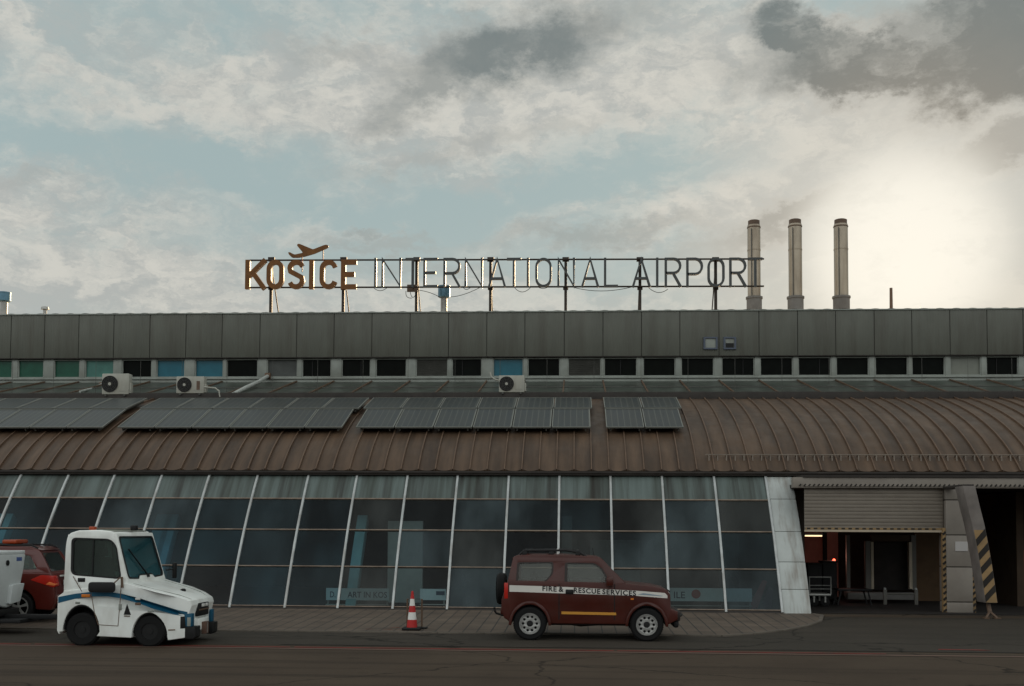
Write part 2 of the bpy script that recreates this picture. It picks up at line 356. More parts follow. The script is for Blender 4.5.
# ------------------------------------------------------------------ materials of the place
m_asph = None
def asphalt(name, c1, c2, streak):
    M = bpy.data.materials.new(name); M.use_nodes = True; nt = M.node_tree; N = nt.nodes; L = nt.links; b = N['Principled BSDF']
    b.inputs['Roughness'].default_value = .85; b.inputs['Specular IOR Level'].default_value = .12
    tc = N.new('ShaderNodeTexCoord')
    def nz(sc, st, det=8, r=.6):
        mp = N.new('ShaderNodeMapping'); mp.inputs['Scale'].default_value = st; L.new(tc.outputs['Object'], mp.inputs[0])
        n = N.new('ShaderNodeTexNoise'); n.inputs['Scale'].default_value = sc; n.inputs['Detail'].default_value = det; n.inputs['Roughness'].default_value = r; L.new(mp.outputs[0], n.inputs[0]); return n.outputs[0]
    def mr(v, a, b_, c=0, d=1):
        n = N.new('ShaderNodeMapRange'); L.new(v, n.inputs[0])
        for i, x in zip((1, 2, 3, 4), (a, b_, c, d)): n.inputs[i].default_value = x
        return n.outputs[0]
    def mix(f, a, b_, mode='MIX'):
        n = N.new('ShaderNodeMix'); n.data_type = 'RGBA'; n.blend_type = mode
        if isinstance(f, float): n.inputs[0].default_value = f
        else: L.new(f, n.inputs[0])
        for i, v in ((6, a), (7, b_)):
            if isinstance(v, tuple): n.inputs[i].default_value = (*v, 1)
            else: L.new(v, n.inputs[i])
        return n.outputs[2]
    c = mix(mr(nz(.35, (1, 1, 1)), .35, .65), c1, c2)
    c = mix(mr(nz(1., (.05, 1.9, 1), 7), .50, .66, 0, streak), c, tuple(x*.55 for x in c1))      # tyre streaks along the road
    c = mix(mr(nz(60, (1, 1, 1), 3), .35, .7, 0, .35), c, tuple(x*1.9 for x in c2))               # stone chips
    c = mix(mr(nz(2.2, (1, 1, 1), 9), .60, .72, 0, .5), c, tuple(x*.5 for x in c1))               # oil spots
    vo = N.new('ShaderNodeTexVoronoi'); vo.feature = 'DISTANCE_TO_EDGE'; vo.inputs['Scale'].default_value = .16
    mp = N.new('ShaderNodeMapping'); L.new(tc.outputs['Object'], mp.inputs[0])
    wn = N.new('ShaderNodeTexNoise'); wn.inputs['Scale'].default_value = 1.2; wn.inputs['Detail'].default_value = 6; L.new(tc.outputs['Object'], wn.inputs[0])
    ad = N.new('ShaderNodeMix'); ad.data_type = 'RGBA'; ad.blend_type = 'ADD'; ad.inputs[0].default_value = .9; L.new(mp.outputs[0], ad.inputs[6]); L.new(wn.outputs['Color'], ad.inputs[7]); ad.clamp_result = False
    L.new(ad.outputs[2], vo.inputs['Vector'])
    c = mix(mr(vo.outputs['Distance'], .0, .007, .85, 0), c, tuple(x*.3 for x in c1))              # long cracks
    L.new(c, b.inputs['Base Color'])
    bp = N.new('ShaderNodeBump'); bp.inputs['Strength'].default_value = .5; bp.inputs['Distance'].default_value = .006; L.new(nz(80, (1, 1, 1), 3), bp.inputs['Height']); L.new(bp.outputs[0], b.inputs['Normal'])
    MATS[name] = M; return M
M_apron = asphalt('worn_apron', (.043, .031, .022), (.062, .046, .032), 1.)
M_road = asphalt('dark_asphalt', (.034, .030, .024), (.045, .038, .030), .5)
def pavers():
    M = bpy.data.materials.new('pavers'); M.use_nodes = True; nt = M.node_tree; N = nt.nodes; L = nt.links; b = N['Principled BSDF']
    b.inputs['Roughness'].default_value = .8; tc = N.new('ShaderNodeTexCoord')
    mp = N.new('ShaderNodeMapping'); L.new(tc.outputs['Object'], mp.inputs[0]); mp.inputs['Rotation'].default_value = (0, 0, R(90))
    br = N.new('ShaderNodeTexBrick'); L.new(mp.outputs[0], br.inputs['Vector']); br.offset = 0
    br.inputs['Color1'].default_value = (.084, .060, .041, 1); br.inputs['Color2'].default_value = (.098, .072, .050, 1); br.inputs['Mortar'].default_value = (.022, .018, .014, 1)
    br.inputs['Scale'].default_value = 1; br.inputs['Brick Width'].default_value = 1.15; br.inputs['Row Height'].default_value = .30; br.inputs['Mortar Size'].default_value = .014; br.inputs['Bias'].default_value = 0
    n = N.new('ShaderNodeTexNoise'); n.inputs['Scale'].default_value = 1.5; n.inputs['Detail'].default_value = 8; L.new(tc.outputs['Object'], n.inputs[0])
    mx = N.new('ShaderNodeMix'); mx.data_type = 'RGBA'; mx.blend_type = 'MULTIPLY'; mx.inputs[0].default_value = .7; L.new(br.outputs[0], mx.inputs[6])
    cr = N.new('ShaderNodeMapRange'); L.new(n.outputs[0], cr.inputs[0]); cr.inputs[1].default_value = .3; cr.inputs[2].default_value = .7; cr.inputs[3].default_value = .55; cr.inputs[4].default_value = 1.25
    L.new(cr.outputs[0], mx.inputs[7]); mx.clamp_result = False; L.new(mx.outputs[2], b.inputs['Base Color'])
    bp = N.new('ShaderNodeBump'); bp.inputs['Strength'].default_value = .6; bp.inputs['Distance'].default_value = .01; L.new(br.outputs['Fac'], bp.inputs['Height']); bp.invert = True; L.new(bp.outputs[0], b.inputs['Normal'])
    MATS['pavers'] = M; return M
M_pav = pavers()
M_kerb = mat('kerb_stone', (.10, .085, .068), .8, var=.25, vscale=4, bump=.3)
M_red_line = mat('red_road_paint', (.20, .022, .016), .7, dirt=.85, dirtcol=(.05, .035, .028), dirtscale=(2.5, 9, 1))
M_pale_line = mat('faded_road_paint', (.12, .072, .052), .7, dirt=.7, dirtcol=(.05, .04, .03), dirtscale=(1.5, 9, 1))
M_roof = mat('brown_roof_sheet', (.083, .052, .032), .5, var=.38, vscale=1.3, vstretch=(2.2, .25, .25), dirt=.7, dirtcol=(.036, .025, .018), dirtscale=(2.2, .4, .4), rvar=.1, bump=.05, bscale=3)
M_seam = mat('roof_seam', (.115, .073, .047), .5, var=.2)
M_gutter = mat('dark_gutter', (.026, .021, .017), .6, var=.3)
M_fascia = None
def fascia_mat():
    M = mat('fascia_sheet', (.104, .108, .088), .5, var=.10, vscale=1.6, vstretch=(1, 1, .35), dirt=.45, dirtcol=(.055, .046, .034), dirtscale=(2.6, 1, .22), rvar=.08)
    nt = M.node_tree; N = nt.nodes; L = nt.links; b = N['Principled BSDF']; tc = N.new('ShaderNodeTexCoord')
    w = N.new('ShaderNodeTexWave'); w.wave_type = 'BANDS'; w.bands_direction = 'X'; w.inputs['Scale'].default_value = 3.0; L.new(tc.outputs['Object'], w.inputs[0])
    bp = N.new('ShaderNodeBump'); bp.inputs['Strength'].default_value = .35; bp.inputs['Distance'].default_value = .02; L.new(w.outputs[0], bp.inputs['Height']); L.new(bp.outputs[0], b.inputs['Normal'])
    return M
M_fascia = fascia_mat()
M_white = mat('white_cladding', (.40, .425, .405), .5, var=.08, vscale=2, dirt=.8, dirtcol=(.13, .09, .06), dirtscale=(4.5, 1, .35))
M_whitef = mat('white_frame', (.25, .27, .24), .5, var=.12, vscale=2, dirt=.35, dirtcol=(.08, .07, .05))
M_mull = mat('mullion_metal', (.44, .46, .45), .42, metal=.2, var=.12, vscale=3, dirt=.5, dirtcol=(.14, .10, .07), dirtscale=(3, 1.5, 1.5))
M_trans = mat('transom_metal', (.22, .17, .13), .5, var=.25, vscale=5, dirt=.5, dirtcol=(.09, .055, .035), dirtscale=(2, 1, 1))
M_clad = mat('streaked_cladding', (.13, .165, .155), .45, col2=(.05, .06, .05), vscale=1.5, vstretch=(2.6, .12, .12), dirt=.92, dirtcol=(.018, .014, .010), dirtscale=(3.4, .15, .15))
GLS = [glassmat('facade_glass', tint=(.52, .66, .68), dust_sheen=.20, sheencol=(.050, .080, .090), fres=1.28),  # differing diffuse shares stand in for soft reflections from pane to pane
       glassmat('facade_glass_dusty_sheen', tint=(.50, .58, .57), dust_sheen=.30, sheencol=(.078, .085, .080), fres=1.26),
       glassmat('facade_glass_blue', tint=(.40, .60, .68), dust_sheen=.18, sheencol=(.035, .085, .105), fres=1.32),
       glassmat('facade_glass_clear', tint=(.60, .70, .70), dust_sheen=.10, sheencol=(.05, .06, .06), fres=1.30),
       glassmat('facade_glass_pale_sheen', tint=(.42, .52, .54), dust_sheen=.42, sheencol=(.060, .080, .085), fres=1.24)]
M_skyl = mat('skylight_sheet', (.058, .068, .056), .35, var=.3, vscale=1.5, dirt=.6, dirtcol=(.035, .032, .027), dirtscale=(1.3, 1, 1))
M_wdark = mat('window_dark', (.004, .005, .004), .3, var=.3, spec=.05)
M_wblue = mat('window_blue_blind', (.015, .11, .15), .25, var=.1)
M_wteal = mat('window_teal_blind', (.06, .17, .14), .25, var=.2, vscale=2)
M_wgreen = mat('window_green_blind', (.012, .075, .045), .2, var=.2)
M_wpale = mat('window_pale', (.17, .18, .15), .3, var=.1)
M_wfrost = mat('window_frosted', (.055, .06, .055), .4, var=.25)
M_louv = mat('louvre_metal', (.075, .075, .066), .5, var=.2)
M_conc = mat('concrete', (.17, .165, .155), .8, var=.15, vscale=2, bump=.2, dirt=.5, dirtcol=(.09, .07, .055))
M_pillar = mat('pillar_cladding', (.22, .195, .165), .6, var=.1, vscale=1.5, dirt=.4, dirtcol=(.13, .10, .08))
M_shut = mat('roller_shutter', (.175, .15, .12), .5, var=.08, vscale=2, dirt=.4, dirtcol=(.10, .08, .06), dirtscale=(1, 1, 4))
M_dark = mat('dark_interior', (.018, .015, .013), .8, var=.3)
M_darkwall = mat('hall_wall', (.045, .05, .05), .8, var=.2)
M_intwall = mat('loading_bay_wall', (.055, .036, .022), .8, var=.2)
M_black = mat('black_plastic', (.007, .007, .007), .6, var=.2)
M_rubber = mat('tyre_rubber', (.005, .005, .005), .85, var=.25, bump=.2)
M_steel = mat('galvanised_steel', (.30, .30, .28), .4, metal=.6, var=.15)
M_rim = mat('silver_rim', (.38, .38, .36), .35, metal=.5, var=.12, vscale=8)
M_yellow = mat('yellow_paint', (.50, .27, .03), .55, var=.1)
M_haz = mat('faded_hazard_yellow', (.27, .175, .08), .65, var=.2, dirt=.4)
M_hazb = mat('hazard_black', (.018, .015, .012), .7, var=.2)

# ------------------------------------------------------------------ ground
YK = gz(575, 635).y                 # kerb line
def gh(y):                          # ground height: level apron, gentle rise to the wall
    if y <= YK: return 0.
    if y >= YG: return GZ
    return GZ*(y-YK)/(YG-YK)
def sheet(name, xs, ys, dz, m):
    vs = [(x, y, gh(y)+dz) for y in ys for x in xs]; n = len(xs)
    fs = [(j*n+i, j*n+i+1, (j+1)*n+i+1, (j+1)*n+i) for j in range(len(ys)-1) for i in range(n-1)]
    return structure(MB().add(vs, fs).build(name, m, smooth=0))
sheet('ground', [-2500, -60, 60, 2500], [-2500, -40, 0, YK, YG, 60, 2500], 0, M_apron)
YR = gz(575, 648.5).y
sheet('service_road', [-300, 300], [YR, YK, YG+.2], .004, M_road)
pl = gz(575, 650.6).y
m_ = MB()
x = -60
while x < 60:
    l = random.uniform(2, 7); w = .045+random.uniform(-.01, .012)
    if not (x > -2.2 and random.random() < .8): m_.add([(x, pl-w, .008), (x+l, pl-w, .008), (x+l, pl+w, .008), (x, pl+w, .008)], [(0, 1, 2, 3)])
    x += l+random.uniform(.02, .2)
structure(m_.build('red_road_marking', M_red_line, smooth=0))
m_ = MB().add([(-60, pl-.30, .006), (60, pl-.30, .006), (60, pl-.12, .006), (-60, pl-.12, .006)], [(0, 1, 2, 3)])
structure(m_.build('faded_road_marking', M_pale_line, smooth=0))
yj = gz(575, 648.2).y; rj = random.Random(9); px_ = gz(272, 648).x; jp = [(px_, yj)]
while px_ < 30: px_ += rj.uniform(.3, .9); jp.append((px_, yj+rj.uniform(-.035, .035)))
mj = MB(); mj.add([(x, y+(k*.05), .009) for x, y in jp for k in (0, 1)], [(2*i, 2*i+2, 2*i+3, 2*i+1) for i in range(len(jp)-1)])
structure(mj.build('asphalt_joint', mat('joint_tar', (.012, .010, .008), .8), smooth=0))
a = gz(953, 650); b = gz(984, 653)
structure(MB().add([(a.x-.3, a.y-.06, .010), (b.x+.3, a.y-.09, .010), (b.x+.1, a.y+.03, .010), (a.x-.25, a.y+.05, .010)], [(0, 1, 2, 3)]).build('red_arrow_marking', M_red_line, smooth=0))
# pavement with a rounded end
end = [gz(*p, GZ*.3) for p in ((722, 635.5), (752, 633.5), (781, 630.8), (805, 627.6), (820, 623.5), (822, 619))]
edge = [(-60, YK+.0)] + [(p.x, max(YK, p.y)) for p in end] + [(px2x(812, 611), YG)]
inner = [(-60, YG), (edge[-1][0], YG)]
def pavement():
    KH = .025
    poly = edge + [(-60, YG)]
    bm = bmesh.new(); vs = [bm.verts.new((x, y, gh(y)+KH)) for x, y in poly]; f = bm.faces.new(vs)
    r = bmesh.ops.extrude_face_region(bm, geom=[f])
    for v in r['geom']:
        if isinstance(v, bmesh.types.BMVert): v.co.z = gh(v.co.y)-.05
    bmesh.ops.triangulate(bm, faces=bm.faces)
    me = bpy.data.meshes.new('pavement'); bm.to_mesh(me); bm.free()
    structure(finish('pavement', me, M_pav, None, 0, 0))
    k = MB()
    for (x0, y0), (x1, y1) in zip(edge, edge[1:]):
        n = max(1, int(math.hypot(x1-x0, y1-y0)/1.0))
        for i in range(n):
            A = Vector((x0+(x1-x0)*i/n, y0+(y1-y0)*i/n, 0)); B = Vector((x0+(x1-x0)*(i+1)/n, y0+(y1-y0)*(i+1)/n, 0))
            d = (B-A).normalized()*.004; A += d; B -= d; A.z = gh(A.y)-.006; B.z = gh(B.y)-.006
            k.bar(A, B, .10, .08)
    structure(k.build('kerb', M_kerb, bevel=.006))
pavement()

# ------------------------------------------------------------------ terminal building
bld = thing('terminal_building', 'long low airport terminal with curved brown roof, leaning glass front and grey fascia', 'building', (0, YG, GZ))
BI = Matrix.Translation((0, -YG, -GZ))
def B(mb, name, m, parent=None, **k):
    """build in world coordinates, parented to the building at its base"""
    mb.v = [(x, y-YG, z-GZ) for (x, y, z) in mb.v]
    return mb.build(name, m, parent or bld, **k)
def strip(mb, x0, x1, ps, h0, h1):
    """solid slab following the shell between picture rows ps (list), offsets h0..h1 along the normal"""
    vs = []; n = len(ps)
    for p in ps:
        for x in (x0, x1):
            for h in (h0, h1):
                y, z = off(p, h); vs.append((x, y, z))
    fs = [(0, 1, 3, 2), ((n-1)*4, (n-1)*4+2, (n-1)*4+3, (n-1)*4+1)]
    for i in range(n-1):
        a, b = i*4, (i+1)*4
        fs += [(a, b, b+1, a+1), (a+2, a+3, b+3, b+2), (a, a+2, b+2, b), (a+1, b+1, b+3, a+3)]
    return mb.add(vs, fs)
def lin(a, b, n): return [a+(b-a)*i/n for i in range(n+1)]
T_ROWS = [611, 568.4, 531.4, 500, 475]
mpx = [22, 69.5, 115.5, 162.7, 210, 258.3, 309, 357.5, 408, 458, 509, 559.5, 610.3, 661.6, 713.6, 765]
mx = [px2x(p, 476) for p in mpx]
sp = (mx[5]-mx[0])/5
mxl = [mx[0]-sp*i for i in range(12, 0, -1)]
mx = mxl+mx
facade = B(MB(), 'glass_facade', M_mull); 
gp = MB(); strip(gp, mx[0]-.1, mx[-1]+.02, [614.5, 609.8], -.25, .02); 
bpy.data.objects.remove(facade)
facade = B(gp, 'glass_facade', M_gutter)
rs = random.Random(3)
for i in range(len(mx)-1):
    for r in range(4):
        ps = lin(T_ROWS[r], T_ROWS[r+1], 3)
        g = MB()
        h = 0
        xa, xb = mx[i]+.02, mx[i+1]-.02
        vs = []
        for p in ps:
            y, z = off(p, 0); vs += [(xa, y, z), (xb, y, z)]
        g.add(vs, [(k*2, k*2+1, k*2+3, k*2+2) for k in range(len(ps)-1)])
        if r == 3: g = strip(MB(), xa, xb, ps, -.04, 0); mm = M_clad
        else:
            cpx = 512; mm = GLS[rs.choice([0, 0, 2, 2, 3, 4] if i < 19 else [0, 1, 1, 3, 4])]
        if mx[i] < at(-60, 476, 31).x-2 and i < 8 and r < 3: pass
        o = B(g, 'pane' if r < 3 else 'cladding_panel', mm, facade, smooth=40)
        o.location = (0, 0, 0)
for i, x in enumerate(mx):
    B(strip(MB(), x-.030, x+.030, lin(611.2, 474.5, 14), -.06, .055), 'mullion', M_mull, facade, bevel=.008, smooth=40)
for r in range(4):
    p = T_ROWS[r]; w = .9 if r else .9
    for_ = strip(MB(), mx[0], mx[-1]-.01, [p+w*.5-(2.2 if r == 0 else 0), p-w*.5-(2.2 if r == 0 else 0)], -.05, .038)
    B(for_, 'transom', M_trans, facade, bevel=.006)
# white end pier with panel joints
xe0, xe1 = mx[-1]+.035, px2x(811, 611)
ep = MB()
rows_ = [613.2, 588, 561, 531, 499, 477]
for a_, b_ in zip(rows_, rows_[1:]): strip(ep, xe0, xe1, lin(a_-.25, b_+.25, 3), -.3, .03)
epo = B(ep, 'end_pier', M_white, bevel=.006)
B(strip(MB(), xe0+.02, xe1-.02, lin(611.5, 477, 8), -.5, .005), 'pier_core', M_gutter, epo)
# inner leaning frames and hall interior
hall_back = YG+11
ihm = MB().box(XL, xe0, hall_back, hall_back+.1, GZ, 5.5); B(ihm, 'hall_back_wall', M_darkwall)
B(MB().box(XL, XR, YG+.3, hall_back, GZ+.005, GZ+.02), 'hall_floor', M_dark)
B(MB().box(xe1-.2, xe1-.05, YG+2.6, hall_back, GZ, 3.3), 'partition_wall', M_intwall)
mi = mat('inner_frame_teal', (.20, .40, .45), .6, var=.1)
for px0, px1, m2 in ((354, 364, mi), (150, 166, mi), (-10, 4, mi), (800-640, 800-628, mi), (562, 572, M_darkwall), (716, 724, M_darkwall)):
    x0 = px2x(px0, 500); x1 = px2x(px1, 500)
    B(strip(MB(), x0, x1, lin(611, 500, 6), -1.0, -.7), 'inner_frame', m2, bevel=.01)
mpan = mat('hall_panel', (.46, .49, .48), .6, var=.1)
for (a0, b0, a1, b1, yy) in ((387, 521, 423, 606, 31.3), (10, 560, 60, 606, 33), (590, 540, 640, 606, 35)):
    A = at(a0, b1, yy); Bp = at(a1, b0, yy)
    B(MB().box(A.x, Bp.x, yy, yy+.12, GZ, Bp.z), 'hall_panel', mpan, bevel=.01)
# roof
roof_rows = lin(P_GUT-3.5, P_TOP, 18)
rf = strip(MB(), XL, XR, roof_rows, -.12, 0)
roof = B(rf, 'roof', M_roof, smooth=60)
seams = MB()
seam_px = px2x(574, 473); sw = (px2x(740, 473)-px2x(494, 473))/14.0
k0 = int((XL-seam_px)/sw); k1 = int((XR-seam_px)/sw)
seam_x = [seam_px+sw*k for k in range(k0, k1+1)]
for x in seam_x: strip(seams, x-.016, x+.016, roof_rows, 0.001, .055)
B(seams, 'roof_seams', M_seam, roof, smooth=60)
# scalloped sheet ends just above the gutter
sc = MB()
for x in seam_x[:-1]:
    for (xa, xb, h) in ((x+.03, x+sw-.03, .018),):
        vs = []; n = 6
        for j in range(n+1):
            u = j/n; xx = xa+(xb-xa)*u; drop = 1.0*(1-(2*u-1)**4)
            y, z = off(P_GUT-4.5, h*.5+.01); y2, z2 = off(P_GUT-4.5+2.0*drop, h*.5+.012); vs += [(xx, y, z), (xx, y2, z2)]
        sc.add(vs, [(k*2, k*2+2, k*2+3, k*2+1) for k in range(n)])
B(sc, 'sheet_ends', M_roof, roof)
gy, gz_ = row(P_GUT)
gt = MB(); gt.box(XL, XR, gy-.16, gy+.05, gz_-.05, gz_+.045); gt.box(XL, XR, gy-.19, gy-.155, gz_+.0, gz_+.065)
B(gt, 'gutter', M_gutter, bevel=.012)
# snow rail on the right half
sr = MB(); ya, za = off(458, .12); xs0 = px2x(705, 458)
sr.tube([(xs0, ya, za), (XR, ya, za)], .016, 6)
x = xs0+.1
while x < XR:
    yb, zb = off(460.5, .0); yc, zc = off(456, 0); sr.bar((x, yb, zb), (x, ya, za), .03, .012); sr.bar((x, yc, zc), (x, ya, za), .03, .012); x += sw/2
B(sr, 'snow_rail', mat('rail_metal', (.17, .14, .11), .5, var=.2), roof)
ytop, ztop = row(P_TOP)
B(MB().box(XL, XR, ytop-.02, ytop+.30, ztop-.25, ztop+.24), 'ridge_beam', M_gutter, bevel=.02)
# skylight band up to the upper storey
YU = at(575, 378, 40).y
YU = ytop+4.6
z_s0 = ztop+.20; z_s1 = at(575, 381.3, YU).z
y_s0 = ytop+.30
sk = MB().add([(XL, y_s0, z_s0), (XR, y_s0, z_s0), (XR, YU, z_s1), (XL, YU, z_s1), (XL, y_s0, z_s0-.08), (XR, y_s0, z_s0-.08), (XR, YU, z_s1-.08), (XL, YU, z_s1-.08)],
              [(0, 1, 2, 3), (7, 6, 5, 4), (0, 4, 5, 1), (1, 5, 6, 2), (2, 6, 7, 3), (3, 7, 4, 0)])
skl = B(sk, 'skylight', M_skyl, smooth=0)
FJ = [12.5, 46, 80, 115, 151, 187, 223, 260.8, 297.5, 334.7, 372.4, 410.4, 448.9, 487, 525, 564.3, 602.9, 641.3, 679.6, 718.6, 758.5, 797, 835, 873.5, 911, 949, 986, 1022]
fx = [at(p, 335, YU).x for p in FJ]; s_ = fx[1]-fx[0]; s2 = fx[-1]-fx[-2]
fx = [fx[0]-s_*i for i in range(9, 0, -1)]+fx+[fx[-1]+s2*i for i in range(1, 8)]
for x in fx:
    mb = MB().bar((x, y_s0+.02, z_s0+.025), (x, YU-.02, z_s1+.025), .05, .05); B(mb, 'glazing_bar', M_seam, skl)
ym = (y_s0+YU)/2; B(MB().bar((XL, ym, (z_s0+z_s1)/2+.02), (XR, ym, (z_s0+z_s1)/2+.02), .03, .03), 'glazing_bar', M_louv, skl)
B(MB().box(XL, XR, y_s0-.02, y_s0+.06, z_s0-.02, z_s0+.04), 'skylight_edge', M_trans, skl)
# upper storey: sill wall, posts, windows, fascia
z_sill = at(575, 377.2, YU).z; z_head = at(575, 356.6, YU).z; z_cap = at(575, 312.6, YU).z
B(MB().box(XL, XR, YU, YU+.25, z_s1-.3, z_sill), 'sill_wall', M_whitef, bevel=.01)
B(MB().box(XL, XR, YU-.06, YU+.02, z_sill-.05, z_sill+.02), 'window_sill', M_whitef, bevel=.01)
B(MB().box(XL, XR, YU+.16, YU+.3, z_sill-.1, z_head+.1), 'window_backing_wall', M_whitef)
WIN = [(-20, 12.5, 'g'), (18, 44, 'g'), (54, 80, 'g'), (85, 114, 't'), (122, 152, 'd'), (156.5, 185, 'b'), (195, 223.5, 'b'), (226.5, 258, 'd'), (267, 297.6, 'f'), (302, 331.4, 'd'),
       (341.6, 370.7, 'd'), (375.7, 406.7, 'd'), (416, 448, 'l'), (452, 482, 'd'), (493, 523.5, 'b'), (527.6, 560, 'd'), (568, 601, 'l'), (604, 637, 'd'), (643, 675.5, 'd'), (681, 714, 'd'),
       (721.5, 754.5, 'd'), (760, 793, 'd'), (798, 831, 'd'), (836, 869, 'd'), (875, 908, 'd'), (911.6, 945, 'd'), (950, 981, 'p'), (986, 1018.6, 'd'), (1024, 1058, 'd')]
WM = dict(g=M_wgreen, t=M_wteal, d=M_wdark, b=M_wblue, f=M_wfrost, p=M_wpale)
wl = [(at(a, 366, YU).x, at(b, 366, YU).x, k) for a, b, k in WIN]
for i in range(8): wl.append((wl[0][0]-1.4*(i+1), wl[0][1]-1.4*(i+1)-.25, 'd'))
for i in range(6): wl.append((wl[28][0]+1.45*(i+1), wl[28][1]+1.45*(i+1), 'd'))
for x0, x1, k in wl:
    z0, z1 = z_sill+.03, z_head-.05
    fr = MB(); t = .035
    fr.box(x0, x0+t, YU+.0, YU+.13, z0, z1); fr.box(x1-t, x1, YU+.0, YU+.13, z0, z1); fr.box(x0+t, x1-t, YU+.0, YU+.13, z0, z0+t); fr.box(x0+t, x1-t, YU+.0, YU+.13, z1-t, z1)
    w = B(fr, 'window', M_whitef, smooth=0)
    if k == 'l':
        lv = MB(); z = z0+t
        while z < z1-t-.03: lv.bar((x0+t, YU+.05, z+.03), (x1-t, YU+.05, z+.03), .012, .07, up=(0, -.6, 1)); z += .075
        lv.box(x0+t, x1-t, YU+.12, YU+.13, z0+t, z1-t); B(lv, 'louvre', M_louv, w)
    else:
        pn = MB().box(x0+t, x1-t, YU+.09, YU+.10, z0+t, z1-t); B(pn, 'pane', WM[k], w)
        if k == 'd' and rs.random() < .3:
            xm = x0+(x1-x0)*rs.choice((.34, .5, .66)); B(MB().box(xm-.012, xm+.012, YU+.06, YU+.092, z0+t, z1-t), 'glazing_bar', M_black, w)
for (x0, x1, k), (x2, x3, k2) in zip(sorted(wl), sorted(wl)[1:]):
    if x2-x1 > .03: B(MB().box(x1+.004, x2-.004, YU-.03, YU+.16, z_sill+.02, z_head), 'window_post', M_whitef, bevel=.006)
for xa, xb in zip(fx, fx[1:]):
    B(MB().box(xa+.012, xb-.012, YU-.12, YU+.0, z_head, z_cap), 'fascia_panel', M_fascia, bevel=.012)
B(MB().box(XL, XR, YU-.09, YU+.15, z_head+.02, z_cap-.02), 'fascia_backing', M_gutter)
B(MB().box(XL, XR, YU-.15, YU-.02, z_cap, z_cap+.05), 'fascia_cap', M_whitef, bevel=.01)
B(MB().box(XL, XR, YU-.125, YU+.02, z_head-.03, z_head-.002), 'fascia_drip', M_gutter)
# service vents on the fascia
mvb = mat('vent_blue_grey', (.075, .09, .12), .5)
for (a0, a1, dk) in ((703, 717, 0), (723, 735.5, 1)):
    A = at(a0, 350, YU); Bq = at(a1, 337.6, YU); cx, cz = (A.x+Bq.x)/2, (A.z+Bq.z)/2; w, h = (Bq.x-A.x)/2, (Bq.z-A.z)/2
    fr = MB(); yv = YU-.125
    fr.box(cx-w, cx-w+.07, yv-.06, yv, cz-h, cz+h); fr.box(cx+w-.07, cx+w, yv-.06, yv, cz-h, cz+h); fr.box(cx-w+.07, cx+w-.07, yv-.06, yv, cz-h, cz-h+.06); fr.box(cx-w+.07, cx+w-.07, yv-.06, yv, cz+h-.06, cz+h)
    v = B(fr, 'vent', mvb, smooth=0)
    B(MB().box(cx-w+.07, cx+w-.07, yv-.02, yv, cz-h+.06, cz+h-.06), 'vent_grille', M_whitef, v)
    if dk: B(MB().box(cx-w+.09, cx+w-.09, yv-.035, yv-.02, cz-h+.07, cz), 'vent_flap', M_black, v)
# upper roof: wavy sheets rising behind the cap
ur = MB(); Nn = 9; nx = int((XR-XL)/.6)
m_tile = mat('upper_roof_sheet', (.72, .60, .46), .35, metal=.0, var=.2, vscale=2)  # pale tan puts the golden backlight into the sheet colour
vs = []; cols = nx*6
for i in range(cols+1):
    x = XL+(XR-XL)*i/cols; ph = (i % 6)/6
    wv = .055*math.sin(math.pi*ph)**.8 if ph else 0
    for j in range(Nn+1):
        u = j/Nn; y = YU-.05+u*9; z = z_cap+.03+.33*math.sin(math.pi*min(1, u*1.0))**.7+wv
        vs.append((x+.35*u, y, z))
fs = [(i*(Nn+1)+j, (i+1)*(Nn+1)+j, (i+1)*(Nn+1)+j+1, i*(Nn+1)+j+1) for i in range(cols) for j in range(Nn)]
uro = B(ur.add(vs, fs), 'upper_roof', m_tile, smooth=50)
B(MB().box(XL, XR, YU+8.9, YU+9.1, GZ, z_cap+.02), 'rear_wall', M_conc)
for x, n_ in ((XL, 0), (XR-.2, 1)):
    B(MB().box(x, x+.2, YU-.0, YU+9, GZ, z_cap), 'end_wall', M_conc)
    strip_ = MB(); strip(strip_, x, x+.2, lin(611, 396, 20), -2.6, -.13); B(strip_, 'end_wall', M_conc)
B(MB().box(XL, XR, ytop+.35, YU-.01, 5.0, 5.1), 'ceiling', M_dark)
# chimneys
mch = mat('chimney_steel', (.34, .29, .22), .35, metal=.35, var=.15, vscale=3, vstretch=(1, 1, .3), dirt=.5, dirtcol=(.12, .08, .05), dirtscale=(3, 3, .5))
YC = YU+3.0
for (a0, a1, top) in ((747.5, 760.5, 220.5), (788.5, 802, 220), (834, 848, 220.5)):
    cx = at((a0+a1)/2, 260, YC).x; r = (at(a1, 260, YC).x-at(a0, 260, YC).x)/2; zt = at(760, top, YC).z; zb = z_cap-.2; zc = at(760, 299, YC).z
    ch = B(MB().lathe([(r, zb), (r, zt-.25), (r*.96, zt-.2)], (cx, YC, 0), n=20), 'chimney', mch)
    B(MB().lathe([(r*1.06, zt-.32), (r*1.06, zt-.28), (r*.9, zt-.26), (r*.9, zt-.02), (r*.75, zt)], (cx, YC, 0), n=20), 'chimney_cap', M_seam, ch)
    B(MB().lathe([(r*1.18, zb), (r*1.18, zc), (r*1.3, zc), (r*1.3, zc+.08), (r*1.02, zc+.1)], (cx, YC, 0), n=20), 'chimney_collar', M_conc, ch)
    for zz in (zc+2.0,): B(MB().lathe([(r*1.02, zz), (r*1.04, zz), (r*1.04, zz+.05), (r*1.02, zz+.05)], (cx, YC, 0), n=20), 'chimney_band', mch, ch)
    B(MB().tube([(cx-r*.55, YC-r*1.05, zc), (cx-r*.55, YC-r*1.05, zt-.4)], .02, 6), 'ladder_rail', M_louv, ch)
